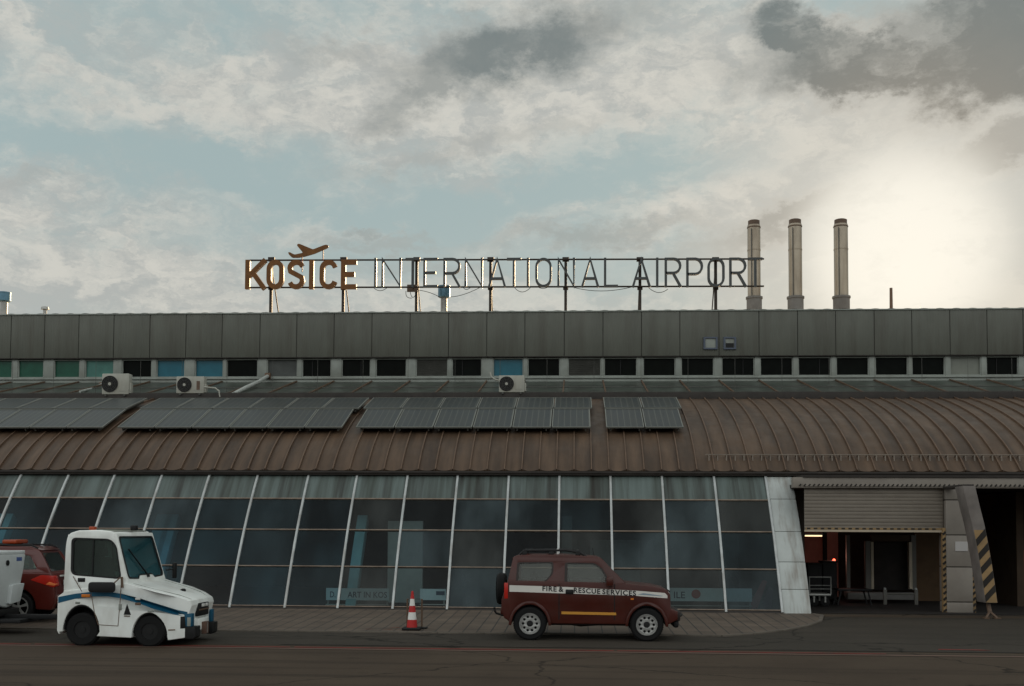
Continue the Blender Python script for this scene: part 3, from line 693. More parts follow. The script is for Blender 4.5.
rod = at(891, 288, YC); B(MB().tube([(rod.x, YC, z_cap), (rod.x, YC, rod.z)], [.075, .06], 8), 'vent_pipe', M_seam)
mcap = mat('blue_vent_cap', (.10, .20, .26), .35, metal=.4, var=.2)
for (a0, a1, t, mid, b0, b1) in ((-2, 10.5, 292.5, 301, 1, 8, ), (438, 450, 286, 297, 440.5, 447)):
    yv = YU+1.2; cx = at((a0+a1)/2, 295, yv).x; r = (at(a1, 295, yv).x-at(a0, 295, yv).x)/2; r2 = (at(b1, 295, yv).x-at(b0, 295, yv).x)/2
    zt = at((a0+a1)/2, t, yv).z; zm = at((a0+a1)/2, mid, yv).z
    vp = B(MB().lathe([(r2, z_cap-.1), (r2, zm+.05)], (cx, yv, 0), n=16), 'roof_vent', M_steel)
    B(MB().lathe([(r*.8, zm-.03), (r, zm), (r, zt-.06), (r*1.04, zt-.05), (r*1.04, zt), (0, zt+.04)], (cx, yv, 0), n=16), 'vent_cap', mcap, vp)
p = at(45, 309.5, YU+.8); B(MB().lathe([(.07, z_cap), (.07, p.z), (.16, p.z), (.14, p.z+.1), (0, p.z+.14)], (p.x, YU+.8, 0), n=12), 'roof_vent', M_steel)

# ------------------------------------------------------------------ loading bays
YQ = 29.4
xp0, xp1 = at(946, 550, YQ).x, at(972, 550, YQ).x         # pillar
z_op = at(900, 488, YQ).z; z_lt = at(900, 477.5, YQ).z; xr_end = XR-.2
B(MB().box(at(793, 480, YQ).x, xr_end, YQ-.02, YQ+.25, z_op, z_lt), 'lintel', M_pillar, bevel=.01)
B(MB().box(xe1+.0, xr_end, YQ-.06, gy+.1, z_lt, z_lt+.06), 'soffit', M_gutter)
B(MB().box(xe1, xr_end, YQ-.045, YQ-.02, z_op+.04, z_op+.10), 'lintel_trim', M_pillar)
hz = MB(); x = xe1-.1
while x < xr_end-.15: hz.bar((x, YQ-.05, z_op+.045), (x+.05, YQ-.05, z_op+.095), .035, .012, up=(0, 1, 0)); x += .12
B(hz, 'hazard_stripes', M_hazb)
XJ0, XJ1 = at(794, 550, YQ).x, at(803.5, 550, YQ).x
XJ0, XJ1 = at(793, 550, YQ+2.4).x, at(804.5, 550, YQ+2.4).x
B(MB().box(XJ0, XJ1, YQ+2.4, YQ+2.6, GZ, z_lt), 'door_jamb', M_pillar)
pil = None
zj = [GZ, at(955, 602, YQ).z, at(955, 567, YQ).z, at(955, 535, YQ).z, at(955, 500, YQ).z, z_op]
pm = MB()
for a_, b_ in zip(zj, zj[1:]): pm.box(xp0, xp1, YQ-.03, YQ+.55, a_+.012, b_-.012)
pil = B(pm, 'pillar', M_pillar, bevel=.012)
B(MB().box(xp0+.012, xp1-.012, YQ-.015, YQ+.53, GZ, z_op), 'pillar_core', M_gutter, pil)
B(MB().box(at(954.5, 530, YQ).x, at(967, 530, YQ).x, YQ-.045, YQ-.031, at(955, 551, YQ).z, at(955, 541.5, YQ).z), 'paper_notice', mat('paper', (.42, .40, .38), .8), pil)
for side, (xa, xb) in enumerate(((xp0-.08, xp0-.004), (xp1+.004, xp1+.08))):
    zt = at(955, 528 if side == 0 else 535, YQ).z
    gu = B(MB().box(xa, xb, YQ-.0, YQ+.14, GZ+.01, zt), 'corner_guard', M_haz, pil)
    h = MB(); z = GZ+.03
    while z < zt-.1: h.bar((xa-.0, YQ-.008, z), (xb, YQ-.008, z+.07), .012, .055, up=(0, 0, 1)); z += .155
    B(h, 'guard_stripes', M_hazb, gu)
# roller shutter half down
xs0_, xs1_ = at(804.5, 510, YQ+.1).x, xp0-.02
z_sb = at(870, 532, YQ+.1).z
sh = MB(); z = z_sb+.06
while z < z_op-.001: sh.box(xs0_, xs1_, YQ+.10, YQ+.14, z+.002, min(z+.093, z_op-.002)); z += .095
sho = B(sh, 'roller_shutter', M_shut, bevel=.006)
B(MB().box(xs0_, xs1_, YQ+.135, YQ+.15, z_sb+.05, z_op), 'shutter_backing', M_gutter, sho)
B(MB().box(xs0_, xs1_, YQ+.06, YQ+.16, z_sb-.0, z_sb+.055), 'bottom_rail', mat('shutter_rail', (.40, .33, .24), .5, var=.1), sho)
h = MB(); x = xs0_+.05
while x < xs1_-.2: h.box(x, x+.09, YQ+.055, YQ+.062, z_sb+.068, z_sb+.105); x += .18
B(h, 'hazard_stripes', M_hazb, sho)
B(MB().box(xs0_+.02, xs1_-.02, YQ+.064, YQ+.076, z_sb+.06, z_sb+.11), 'hazard_strip', M_haz, sho)
# bay interior
YB = YQ+7.5
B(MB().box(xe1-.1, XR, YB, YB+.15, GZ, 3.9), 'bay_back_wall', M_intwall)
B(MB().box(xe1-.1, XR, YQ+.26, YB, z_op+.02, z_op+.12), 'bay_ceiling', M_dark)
B(MB().box(12.5, 12.7, YQ+2.6, YB, GZ, z_op), 'partition_wall', M_intwall)
ydk = YQ+4.2
def ibox(a0, b0, a1, b1, yy, d, name, m, par=None, **k):
    A = at(a0, b1, yy); Q = at(a1, b0, yy); return B(MB().box(A.x, Q.x, yy, yy+d, A.z, Q.z), name, m, par, **k)
mlite = mat('dock_frame_cream', (.42, .36, .27), .6, var=.1)
mfr = mat('dock_frame_grey', (.13, .125, .11), .6, var=.1)
dd = ibox(866, 541, 871.5, 590, ydk, .15, 'dock_door_frame', mfr)
ibox(871.5, 542, 873.5, 589, ydk-.02, .15, 'frame_liner', mlite, dd)
ibox(912, 535, 916, 590, ydk, .15, 'frame_post', mfr, dd); ibox(909.6, 542, 912, 589, ydk-.02, .15, 'frame_liner', mlite, dd)
ibox(847, 535, 850, 592, ydk, .12, 'frame_post', mfr, dd); ibox(871, 535, 912, 541, ydk+.05, .1, 'frame_head', M_intwall, dd)
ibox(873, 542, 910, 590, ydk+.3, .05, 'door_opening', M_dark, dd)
ibox(848, 593, 916, 599.5, ydk-.6, .5, 'dock_ledge', M_conc, bevel=.02)
ibox(916, 533, 945, 605, ydk+.6, .1, 'bay_side_panel', mat('bay_brown_panel', (.11, .065, .032), .7, var=.15))
ibox(805, 530, 838, 600, ydk+2.4, .1, 'red_lit_back_door', mat('red_lit_shutter', (.50, .22, .17), .6, var=.15, emit=(.6, .10, .06), es=.0))  # red glow in the bay is put into the door's colour
ibox(824, 532, 827, 600, ydk+2.2, .1, 'frame_post', M_dark)

# fluorescent tube that is lit in the photograph
lp = thing('fluorescent_lamp', 'lit fluorescent tube under the ceiling just inside the half open loading bay', 'lamp', at(813.5, 535.8, YQ+2.6))
MB().box(-.26, .26, -.05, .05, .02, .07).build('housing', M_steel, lp)
MB().tube([(-.24, 0, 0), (.24, 0, 0)], .02, 8).build('tube', mat('lit_tube', (.8, .7, .5), .5, emit=(1, .72, .42), es=1.6), lp)
rl = thing('signal_lamp', 'small glowing red lamp inside the loading bay above the dark cargo boxes', 'lamp', at(834, 562, YQ+4.5))
MB().lathe([(.05, -.06), (.06, -.05), (.06, .0), (0, .02)], n=12).build('base', M_black, rl)
MB().lathe([(.045, .0), (.045, .06), (.03, .09), (0, .1)], n=12).build('lens', mat('lit_red_lens', (.8, .1, .05), .4, emit=(1, .12, .06), es=2.5), rl)
pl_ = bpy.data.lights.new('signal_lamp_light', 'POINT'); pl_.energy = 5; pl_.color = (1, .45, .36); pl_.shadow_soft_size = .06
plo = bpy.data.objects.new('signal_lamp_light', pl_); C.objects.link(plo); plo.parent = rl; plo.location = (0, -.15, .16)
# cargo boxes, cart, bench, barrier in the bay
def cbox(a0, a1, t, yy, lab, d=.5):
    A = at(a0, 590, yy); Q = at(a1, t, yy); w = Q.x-A.x; h = Q.z-GZ-.02
    o = thing('cargo_crate', lab, 'crate', ((A.x+Q.x)/2, yy, GZ+.02), group='dark crates in the loading bay')
    MB().box(-w/2, w/2, 0, d, .08, h-.05).build('box', M_black, o, bevel=.02); MB().box(-w/2-.02, w/2+.02, -.02, d+.02, h-.05, h).build('lid', M_dark, o, bevel=.01)
    for sx in (-1, 1): MB().box(sx*w/2*.8-.05, sx*w/2*.8+.05, 0, d, 0, .08).build('runner', M_black, o)
cbox(808, 822, 563, YQ+3.6, 'left one of the two dark crates below the red glow in the loading bay')
cbox(823, 837, 561, YQ+3.8, 'right one of the two dark crates below the red glow in the loading bay')
yy = YQ+1.7; A = at(809, 600, yy); Q = at(831, 578, yy); w = Q.x-A.x; h = Q.z-GZ
ct = thing('baggage_cart', 'empty baggage cart with pale tubular rail beside the white pier in the bay', 'cart', (A.x, yy, GZ+.02))
MB().box(0, w, 0, .9, .3, .36).build('deck', M_steel, ct, bevel=.01)
MB().tube([(w, .02, .34), (w, .02, h), (.02, .02, h), (.02, .02, .34)], .022, 8).build('rail', M_steel, ct)
for zz in (.6, .72): MB().tube([(.02, .02, h*zz), (w, .02, h*zz)], .012, 6).build('rail', M_steel, ct)
for xx in (.15, w-.15):
    for y2 in (.08, .82):
        MB().lathe([(.13, -.03), (.13, .03)], (xx, y2, .13), 'Y', 16).build('wheel', M_rubber, ct, bevel=.01); MB().box(xx-.02, xx+.02, y2-.05, y2+.05, .12, .3).build('fork', M_steel, ct)
yy = YQ+2.2; A = at(838, 600, yy); Q = at(872, 590, yy); w = Q.x-A.x; h = Q.z-GZ
bt = thing('work_table', 'low dark table with splayed legs in front of the dock ledge', 'table', (A.x, yy, GZ+.02))
MB().box(0, w, 0, .6, h-.05, h).build('table_top', M_black, bt, bevel=.01)
for xx, dx in ((.1, -.1), (w-.1, .1)):
    for y2 in (.05, .55): MB().bar((xx+dx, y2, 0), (xx, y2, h-.05), .04, .04).build('leg', M_black, bt)
yy = YQ+2.9; 
A = at(884, 604, yy); Q = at(917, 587, yy); w = Q.x-A.x; h = Q.z-GZ
br_ = thing('barrier_rail', 'low barrier with two pale posts and lamp studs before the dark dock door', 'barrier', (A.x, yy, GZ+.02))
for xx in (.03, w-.03): MB().box(xx-.05, xx+.05, -.04, .04, 0, h-.1).build('post', mfr, br_, bevel=.01); MB().lathe([(.035, 0), (.035, .05), (0, .06)], (xx, 0, h-.1), n=10).build('stud', M_white, br_)
MB().tube([(0, 0, h-.22), (w, 0, h-.22)], .03, 8).build('rail', mfr, br_)
yy = YQ+4.0; A = at(1016, 605, yy); 
oc = thing('orange_cabinet', 'tall orange cabinet in the dark right hand bay at the edge of the photo', 'cabinet', (A.x, yy, GZ+.02))
morg = mat('orange_paint', (.50, .12, .03), .5, var=.15); MB().box(0, .8, 0, .5, .1, 1.55).build('body', morg, oc, bevel=.02)
MB().box(.05, .38, -.015, 0, .15, 1.5).build('door', morg, oc, bevel=.005); MB().box(.42, .75, -.015, 0, .15, 1.5).build('door', morg, oc, bevel=.005); MB().box(.04, .76, .02, .48, 0, .1).build('plinth', M_black, oc)
ibox(1005, 533, 1008, 600, YQ+4.3, .1, 'door_frame_post', mfr)

# leaning hazard-striped arch beam in front of the right bay
YBm = 27.75
bs_ = thing('arch_beam', 'leaning grey steel arch beam with yellow and black hazard stripes beside the pillar', 'beam', (at(994, 613, YBm).x, YBm, gh(YBm)))
bo = bs_.location.copy()
def Lb(mb, name, m, **k):
    mb.v = [(x-bo.x, y-bo.y, z-bo.z) for x, y, z in mb.v]; return mb.build(name, m, bs_, **k)
bpts = [(969, 486), (973.5, 505), (978.5, 525), (982.5, 545), (986, 565), (989, 585), (991.5, 603)]
def bpt(v):                         # beam centre line at row v
    for (xa, ya), (xb, yb) in zip(bpts, bpts[1:]):
        if ya <= v <= yb: return xa+(xb-xa)*(v-ya)/(yb-ya)
    return bpts[-1][0]
def beam_slab(mb, v0, v1, n, hw, y0, y1, skew=0.):
    vs = []
    for i in range(n+1):
        v = v0+(v1-v0)*i/n
        for sx in (-1, 1):
            vv = min(603, max(486, v-skew*sx)); p = at(bpt(vv), vv, YBm)
            for y in (y0, y1): vs.append((p.x+sx*hw, y, p.z))
    fs = [(0, 1, 3, 2), (n*4, n*4+2, n*4+3, n*4+1)]
    for i in range(n):
        a_, b_ = i*4, i*4+4; fs += [(a_, b_, b_+1, a_+1), (a_+2, a_+3, b_+3, b_+2), (a_, a_+2, b_+2, b_), (a_+1, b_+1, b_+3, a_+3)]
    return mb.add(vs, fs)
Lb(beam_slab(MB(), 486, 603, 12, .15, YBm, YBm+.58), 'beam', mat('beam_grey', (.16, .14, .125), .6, var=.2, dirt=.4), bevel=.012)
Lb(beam_slab(MB(), 530, 602.5, 8, .138, YBm-.006, YBm-.001), 'hazard_strip', M_haz)
st = MB()
for k in range(5): beam_slab(st, 534+k*14, 541+k*14, 1, .138, YBm-.012, YBm-.007, 5.5)
Lb(st, 'hazard_stripes', M_hazb)
p = at(991.5, 603, YBm); g0 = gh(YBm); ft = MB()
ft.tube([(p.x, YBm+.25, p.z+.02), (p.x+.03, YBm+.2, g0+.16)], .055, 8); ft.tube([(p.x+.03, YBm+.2, g0+.17), (p.x-.10, YBm+.1, g0+.02)], .03, 6); ft.tube([(p.x+.03, YBm+.2, g0+.17), (p.x+.17, YBm+.1, g0+.02)], .03, 6)
ft.box(p.x-.16, p.x-.04, YBm+.02, YBm+.2, g0+.005, g0+.03); ft.box(p.x+.1, p.x+.24, YBm+.02, YBm+.2, g0+.005, g0+.03)
Lb(ft, 'foot', M_seam)
p = at(969, 486, YBm); Lb(MB().box(p.x-.12, p.x+.14, YBm+.1, YQ-.07, p.z-.03, p.z+.05), 'head_bracket', M_gutter, bevel=.02)

# ------------------------------------------------------------------ roof sign
YS = YU+.25
sgn = thing('roof_sign', 'rooftop lettering KOŠICE INTERNATIONAL AIRPORT on posts and rails with small aeroplane silhouette', 'sign', (at(500, 310, YS).x, YS, z_cap))
SO = sgn.location.copy()
def S(mb, name, m, parent=None, **k):
    mb.v = [(x-SO.x, y-SO.y, z-SO.z) for x, y, z in mb.v]; return mb.build(name, m, parent or sgn, **k)
M_bold = mat('rusty_brown_letter', (.16, .060, .009), .5, var=.25, vscale=4, dirt=.4, dirtcol=(.16, .07, .02))
M_thin = mat('grey_brown_letter', (.062, .066, .064), .5, metal=.1, var=.15)
M_post = mat('sign_post', (.035, .025, .018), .6, var=.2)
E = .0
def ell(cx, cy, rx, ry, a0, a1, n=10): return [(cx+rx*math.cos(R(a0+(a1-a0)*i/n)), cy+ry*math.sin(R(a0+(a1-a0)*i/n))) for i in range(n+1)]
GL = {
 'K': [[(0, 0), (0, 1)], [(1, 1), (.06, .42)], [(.30, .60), (1, 0)]],
 'I': [[(.5, 0), (.5, 1)]],
 'N': [[(0, 0), (0, 1), (1, 0), (1, 1)]],
 'T': [[(0, 1), (1, 1)], [(.5, .97), (.5, 0)]],
 'E': [[(1, 1), (0, 1), (0, 0), (1, 0)], [(0, .5), (.85, .5)]],
 'L': [[(0, 1), (0, 0), (1, 0)]],
 'A': [[(0, 0), (.5, 1), (1, 0)], [(.16, .28), (.84, .28)]],
 'O': ['c', (ell(.5, .72, .5, .28, 0, 180, 9)+ell(.5, .28, .5, .28, 180, 360, 9))],
 'C': [ell(.5, .72, .5, .28, 15, 180, 9)+ell(.5, .28, .5, .28, 180, 345, 9)],
 'S': [ell(.5, .75, .48, .25, 20, 180, 8)+[(.08, .62), (.5, .5), (.92, .38)]+ell(.5, .25, .48, .25, 0, -160, 8)],
 'R': [[(0, 0), (0, 1), (.55, 1)]+ell(.55, .74, .45, .26, 90, -90, 8)[1:]+[(0, .48)], [(.52, .46), (1, 0)]],
 'P': [[(0, 0), (0, 1), (.55, 1)]+ell(.55, .72, .45, .28, 90, -90, 8)[1:]+[(0, .44)]],
}
def ribbon(mb, pts, w, y0, y1, closed=False):
    pts = [Vector((p[0], p[1])) for p in pts]
    q = [pts[0]]
    for p in pts[1:]:
        if (p-q[-1]).length > 1e-4: q.append(p)
    if closed and (q[0]-q[-1]).length < 1e-4: q.pop()
    n = len(q); Lf = []; Rt = []
    for i in range(n):
        if closed: a, b = q[i-1], q[(i+1) % n]
        else: a, b = q[max(i-1, 0)], q[min(i+1, n-1)]
        d0 = (q[i]-a).normalized() if (q[i]-a).length > 1e-6 else (b-q[i]).normalized()
        d1 = (b-q[i]).normalized() if (b-q[i]).length > 1e-6 else d0
        n0 = Vector((-d0.y, d0.x)); n1 = Vector((-d1.y, d1.x)); m = (n0+n1)
        if m.length < .2: m = n0
        m.normalize(); k = min(2.2, 1/max(.3, m.dot(n0)))
        Lf.append(q[i]+m*w/2*k); Rt.append(q[i]-m*w/2*k)
    vs = []
    for i in range(n): vs += [(Lf[i].x, y0, Lf[i].y), (Rt[i].x, y0, Rt[i].y), (Rt[i].x, y1, Rt[i].y), (Lf[i].x, y1, Lf[i].y)]
    fs = []
    for i in range(n if closed else n-1):
        a = i*4; b = ((i+1) % n)*4
        for j in range(4): fs.append((a+j, a+(j+1) % 4, b+(j+1) % 4, b+j))
    if not closed: fs += [(0, 1, 2, 3), ((n-1)*4+3, (n-1)*4+2, (n-1)*4+1, (n-1)*4)]
    mb.add(vs, fs)
LET = [('K', 245.6, 265.5, 1), ('O', 267, 284, 1), ('S', 287.5, 305, 1), ('I', 309, 314.4, 1), ('C', 320, 337.5, 1), ('E', 341.3, 359, 1)]
LET += [(c, a, b, 0) for c, a, b in (('I', 374, 377, ), ('N', 381.5, 401.5), ('T', 404.5, 421), ('E', 423.5, 439), ('R', 443.5, 460.5), ('N', 464.5, 483), ('A', 488.3, 506), ('T', 505.8, 522), ('I', 526.5, 529.5), ('O', 535.3, 551.7), ('N', 557.3, 575),
        ('A', 581.3, 599), ('L', 604, 619), ('A', 632, 650.6), ('I', 655.7, 658.7), ('R', 664.7, 681.3), ('P', 686.3, 703), ('O', 707.5, 724.5), ('R', 729.3, 746.3), ('T', 747, 763.5))]
for ch, a, b, bold in LET:
    yl = YS-.16
    pt, pb = (260.0, 289.2) if bold else (258.2+(a-374)/390*(-.4), 287.6-(a-374)/390*.6)
    xa, xb = at(a, 275, yl).x, at(b, 275, yl).x; zt, zb = at((a+b)/2, pt, yl).z, at((a+b)/2, pb, yl).z
    w = .185 if bold else .088
    k = w/2*(.95 if ch not in 'KNA' else 1.0)
    xa += k; xb -= k; zt2, zb2 = zt-w/2, zb+w/2
    mb = MB(); g = GL[ch]; closed = g[0] == 'c'
    for j, line in enumerate(g[1:] if closed else g):
        pts = [(xa+(xb-xa)*u, zb2+(zt2-zb2)*v) for u, v in line]
        # open straight ends reach the outer edge
        if not closed:
            for e, f in ((0, 1), (-1, -2)):
                v = line[e][1]
                if v in (0, 1) and abs(line[e][0]-line[f][0]) < .95 and ch not in 'CS' and (ch != 'E' and ch != 'L' or line[e][0] == 0 and v == 1):
                    d = Vector(pts[e])-Vector(pts[f]); d.normalize(); s_k = (w/2)/max(.4, abs(d.y)); pts[e] = (pts[e][0]+d.x*s_k, pts[e][1]+d.y*s_k)
        ribbon(mb, pts, w, yl-.07-.004*j, yl+.07+.004*j, closed)
    S(mb, 'letter', M_bold if bold else M_thin, smooth=35)
for pr in (260.3, 287.6):
    A = at(250, pr, YS); Bq = at(764, pr-1.4, YS); S(MB().tube([A, Bq], .035, 6), 'rail', M_post)
for pxx in (271, 343.3, 416.5, 490.5, 565.7, 640, 715.7):
    xt = at(pxx, 275, YS+.05).x; zt = at(pxx, 256.8, YS).z
    S(MB().box(xt-.055, xt+.055, YS+.04, YS+.14, z_cap-.1, zt).box(xt-.13, xt+.13, YS+.035, YS+.15, zt-.16, zt+.0).box(xt-.12, xt+.12, YS+.0, YS+.18, z_cap+.02, z_cap+.12).box(xt-.1, xt+.1, YS+.03, YS+.155, at(pxx, 288.5, YS).z-.03, at(pxx, 286, YS).z), 'post', M_post)
    S(MB().bar((xt, YS+.1, zt-.3), (xt, YS+1.3, z_cap+.25), .04, .04), 'brace', M_post)
pts = [(352, 92), (365, 90), (400, 108), (462, 95), (418, 42), (422, 30), (436, 29), (535, 70), (620, 37), (640, 36), (650, 46), (640, 60), (545, 101), (480, 120), (430, 130), (382, 130), (362, 112)]
pw = [at(240+u/7.314, 240+v/7.314, YS-.1) for u, v in pts]
plate('aeroplane_emblem', rnd([(p.x-SO.x, p.z-SO.z) for p in pw], .05, 3), [], .08, M_bold, sgn, lambda a_, b_, c: (a_, -.14+c, b_))
for u, v0, v1 in ((455, 122, 235), (608, 72, 150)):
    A = at(240+u/7.314, 240+v0/7.314, YS-.06); Bq = at(240+u/7.314, 240+v1/7.314, YS-.06); S(MB().tube([A, Bq], .022, 6), 'strut', mat('red_strut', (.22, .04, .02), .5))
A = at(407, 292, YS); Q = at(418, 284.5, YS); S(MB().box(A.x, Q.x, YS-.02, YS+.03, A.z, Q.z), 'control_box', M_seam, bevel=.015)
def sag(a, b, c, n=10):
    out = []
    for i in range(n+1):
        u = i/n; p0 = at(*a, YS+.02); p1 = at(*c, YS+.02); pm = at(*b, YS+.02); q = p0*(1-u)**2+pm*2*u*(1-u)+p1*u*u; out.append(q)
    return out
for a, b, c in (((418, 290), (432, 292), (441, 298)), ((449, 297), (462, 297), (481, 287)), ((374, 288), (380, 294), (388, 287)), ((406, 291), (405, 299), (412, 298)), ((410, 291), (412, 302), (416, 294)), ((572, 287), (600, 295), (632, 287)), ((514, 287), (522, 297), (531, 287)), ((648, 287), (658, 297), (668, 289)), ((538, 287), (543, 290), (548, 287)), ((463, 287), (466, 292), (471, 287))):
    S(MB().tube(sag(a, b, c), .012, 5), 'cable', M_post)

# ------------------------------------------------------------------ solar panels
M_cell = bpy.data.materials.new('solar_cells'); M_cell.use_nodes = True
def solar_mat():
    nt = M_cell.node_tree; N = nt.nodes; L = nt.links; b = N['Principled BSDF']; b.inputs['Roughness'].default_value = .3; b.inputs['Specular IOR Level'].default_value = .22
    tc = N.new('ShaderNodeTexCoord'); br = N.new('ShaderNodeTexBrick'); br.offset = 0; L.new(tc.outputs['Object'], br.inputs['Vector'])
    br.inputs['Color1'].default_value = (.013, .019, .021, 1); br.inputs['Color2'].default_value = (.023, .027, .023, 1); br.inputs['Mortar'].default_value = (.065, .07, .06, 1)
    br.inputs['Scale'].default_value = 1; br.inputs['Brick Width'].default_value = .185; br.inputs['Row Height'].default_value = 5; br.inputs['Mortar Size'].default_value = .012
    n = N.new('ShaderNodeTexNoise'); n.inputs['Scale'].default_value = 1.2; n.inputs['Detail'].default_value = 6; L.new(tc.outputs['Object'], n.inputs[0])
    mx_ = N.new('ShaderNodeMix'); mx_.data_type = 'RGBA'; rp = N.new('ShaderNodeMapRange'); L.new(n.outputs[0], rp.inputs[0]); rp.inputs[1].default_value = .4; rp.inputs[2].default_value = .75; rp.inputs[4].default_value = .5
    L.new(rp.outputs[0], mx_.inputs[0]); L.new(br.outputs[0], mx_.inputs[6]); mx_.inputs[7].default_value = (.035, .032, .024, 1); L.new(mx_.outputs[2], b.inputs['Base Color'])
solar_mat()
M_sfr = mat('panel_frame', (.20, .205, .18), .45, metal=.4, var=.1)
ORD = ['first', 'second', 'third', 'fourth', 'fifth', 'sixth', 'seventh', 'eighth', 'ninth', 'tenth']
proto = {}
def solar(rowk, x0, x1, label, grp):
    pa, pb = ((428.2, 410.0) if rowk == 'lower' else (408.9, 398.6))
    ya, za = offp(pa, .20); yb, zb = offp(pb, .20); w = x1-x0-.03
    ln = math.hypot(yb-ya, zb-za); tilt = math.atan2(zb-za, yb-ya)
    o = thing('solar_panel', label, 'solar panel', (x0+.015, ya, za), group=grp); o.rotation_euler = (tilt, 0, 0)
    key = (rowk, round(w, 2))
    if key in proto:
        for ch in proto[key].children:
            c = ch.copy(); C.objects.link(c); c.parent = o
        return
    proto[key] = o
    t = .028; h = .045
    MB().box(0, w, 0, t, 0, h).box(0, w, ln-t, ln, 0, h).box(0, t, t, ln-t, 0, h).box(w-t, w, t, ln-t, 0, h).build('frame', M_sfr, o, smooth=0)
    MB().box(t, w-t, t, ln-t, .012, .034).build('cells', M_cell, o, smooth=0)
    MB().box(.12, .16, .05, ln-.05, -.1, -.002).box(w-.16, w-.12, .05, ln-.05, -.1, -.002).build('mounting_rail', M_louv, o, smooth=0)
def xat(px, p): 
    y, z = offp(p, .20); return at(px, p, y).x
arrays = [('left edge', [(None, 103, 'lower'), (None, 127, 'upper')], 8), ('2', [(117, 342.5, 'lower'), (139.5, 359.5, 'upper')], 6), ('3', [(355.5, 591, 'lower'), (363, 592.5, 'upper')], 6), ('4', [(605.8, 684, 'lower'), (604, 682, 'upper')], 2)]
wpan = None
for nm, rows2, cnt in arrays:
    for a, b, rk in rows2:
        pr = 428.2 if rk == 'lower' else 408.9
        xb = xat(b, pr)
        if a is None: w_ = (xat(342.5, pr)-xat(117, pr))/6; xa = xb-w_*cnt
        else: xa = xat(a, pr)
        for k in range(cnt):
            x0 = xa+(xb-xa)*k/cnt; x1 = xa+(xb-xa)*(k+1)/cnt
            if nm == 'left edge': lab = f'solar panel, {ORD[cnt-1-k]} from the right in {rk} row of array at left edge' if k < cnt-1 else f'solar panel at right end of {rk} row of array at left edge'
            elif nm == '4': lab = f'{"left" if k == 0 else "right"} panel in {rk} row of the small four-panel array on the right'
            else: lab = f'solar panel, {ORD[k]} from the left in {rk} row of {"array left of centre" if nm == "2" else "array above the rescue vehicle"}'
            solar(rk, x0, x1, lab, 'solar panels on the curved roof')

# ------------------------------------------------------------------ air-conditioning units and pipes
M_ac = mat('ac_casing', (.36, .36, .31), .5, var=.07, dirt=.3, dirtcol=(.2, .17, .12), dirtscale=(3, 3, 1))
def ac(a0, a1, b0, b1, lab, panel=False):
    yy = ytop-.05; A = at(a0, b1, yy); Q = at(a1, b0, yy); w = Q.x-A.x; h = Q.z-A.z-.06; d = .32
    o = thing('air_conditioner', lab, 'air conditioner', (A.x, yy, A.z), group='air conditioner units on the roof edge')
    MB().box(0, w, 0, d, .06, .06+h).build('casing', M_ac, o, bevel=.02)
    fcx, fcz, fr = w*.30, .06+h*.5, min(h*.43, w*.30)
    fn = MB().lathe([(fr, -.012), (fr, .0)], (fcx, 0, fcz), 'Y', 28).build('fan', M_black, o, bevel=0)
    g = MB()
    for r_ in (.35, .6, .8, 1.0):
        n = 28; pts = [(fcx+fr*r_*math.cos(2*math.pi*i/n), -.022, fcz+fr*r_*math.sin(2*math.pi*i/n)) for i in range(n+1)]; g.tube(pts, .0045, 4, False)
    for k in range(10): a_ = math.pi*2*k/10; g.tube([(fcx, -.024, fcz), (fcx+fr*math.cos(a_), -.024, fcz+fr*math.sin(a_))], .003, 4)
    g.build('guard', M_louv, fn); MB().lathe([(fr*.2, -.035), (fr*.2, -.025)], (fcx, 0, fcz), 'Y', 16).build('hub', M_ac, fn)
    MB().box(w*.64, w*.93, -.008, 0, .06+h*.15, .06+h*.85).build('side_panel', M_ac, o, bevel=.003)
    if panel: MB().box(w*.74, w*.86, -.014, -.008, .06+h*.2, .06+h*.72).build('label_plate', M_seam, o)
    for xx in (w*.15, w*.85): MB().box(xx-.03, xx+.03, -.03, d+.03, 0, .058).build('foot', M_louv, o)
    MB().box(w, w+.05, .05, d-.05, .1, .1+h*.5).build('valve_cover', M_ac, o, bevel=.01)
    return o
ac(101.6, 129, 373.5, 396, 'leftmost of the three white air conditioners, in front of a black window')
o = ac(176, 204, 376.3, 395, 'white air conditioner in front of the two blue windows, looped hose on its right', True)
P = lambda px, py: at(px, py, ytop)-o.location
MB().tube([P(204, 387), P(209, 387.5), P(215, 388), P(219, 391), P(220, 397)], .03, 8).build('hose', M_ac, o)
o = ac(498.8, 524.5, 375.3, 394, 'air conditioner near the middle, under the blue window above the solar panels')
P = lambda px, py: at(px, py, ytop)-o.location
MB().tube([P(490, 372), P(491, 376.5), P(495, 379.5), P(500, 380.5)], .03, 8).build('hose', M_ac, o)
M_duct = mat('white_duct', (.38, .40, .37), .5, var=.15)
def roofpipe(pts, r, lab, m=M_duct, yy=None):
    p0 = at(*pts[0], yy or ytop+.1)
    o = thing('roof_pipe', lab, 'pipe', p0)
    n = len(pts); MB().tube([at(a, b, (ytop+.1)+(i/(n-1))*(YU-.3-ytop-.1))-p0 for i, (a, b) in enumerate(pts)], r, 10).build('duct', m, o)
    e = at(*pts[-1], YU-.3)-p0; MB().lathe([(r*1.2, -.1), (r*1.8, -.1), (r*1.8, .1), (r*1.2, .1)], e, 'X', 12).build('elbow', M_seam, o)
roofpipe([(232.5, 394.5), (246, 387.5), (259, 381.5), (268, 376)], .07, 'white pipe slanting up over the skylight right of the blue windows')
roofpipe([(80, 391.5), (86, 390), (94, 388), (102, 384)], .04, 'thin white pipe slanting behind the leftmost air conditioner')
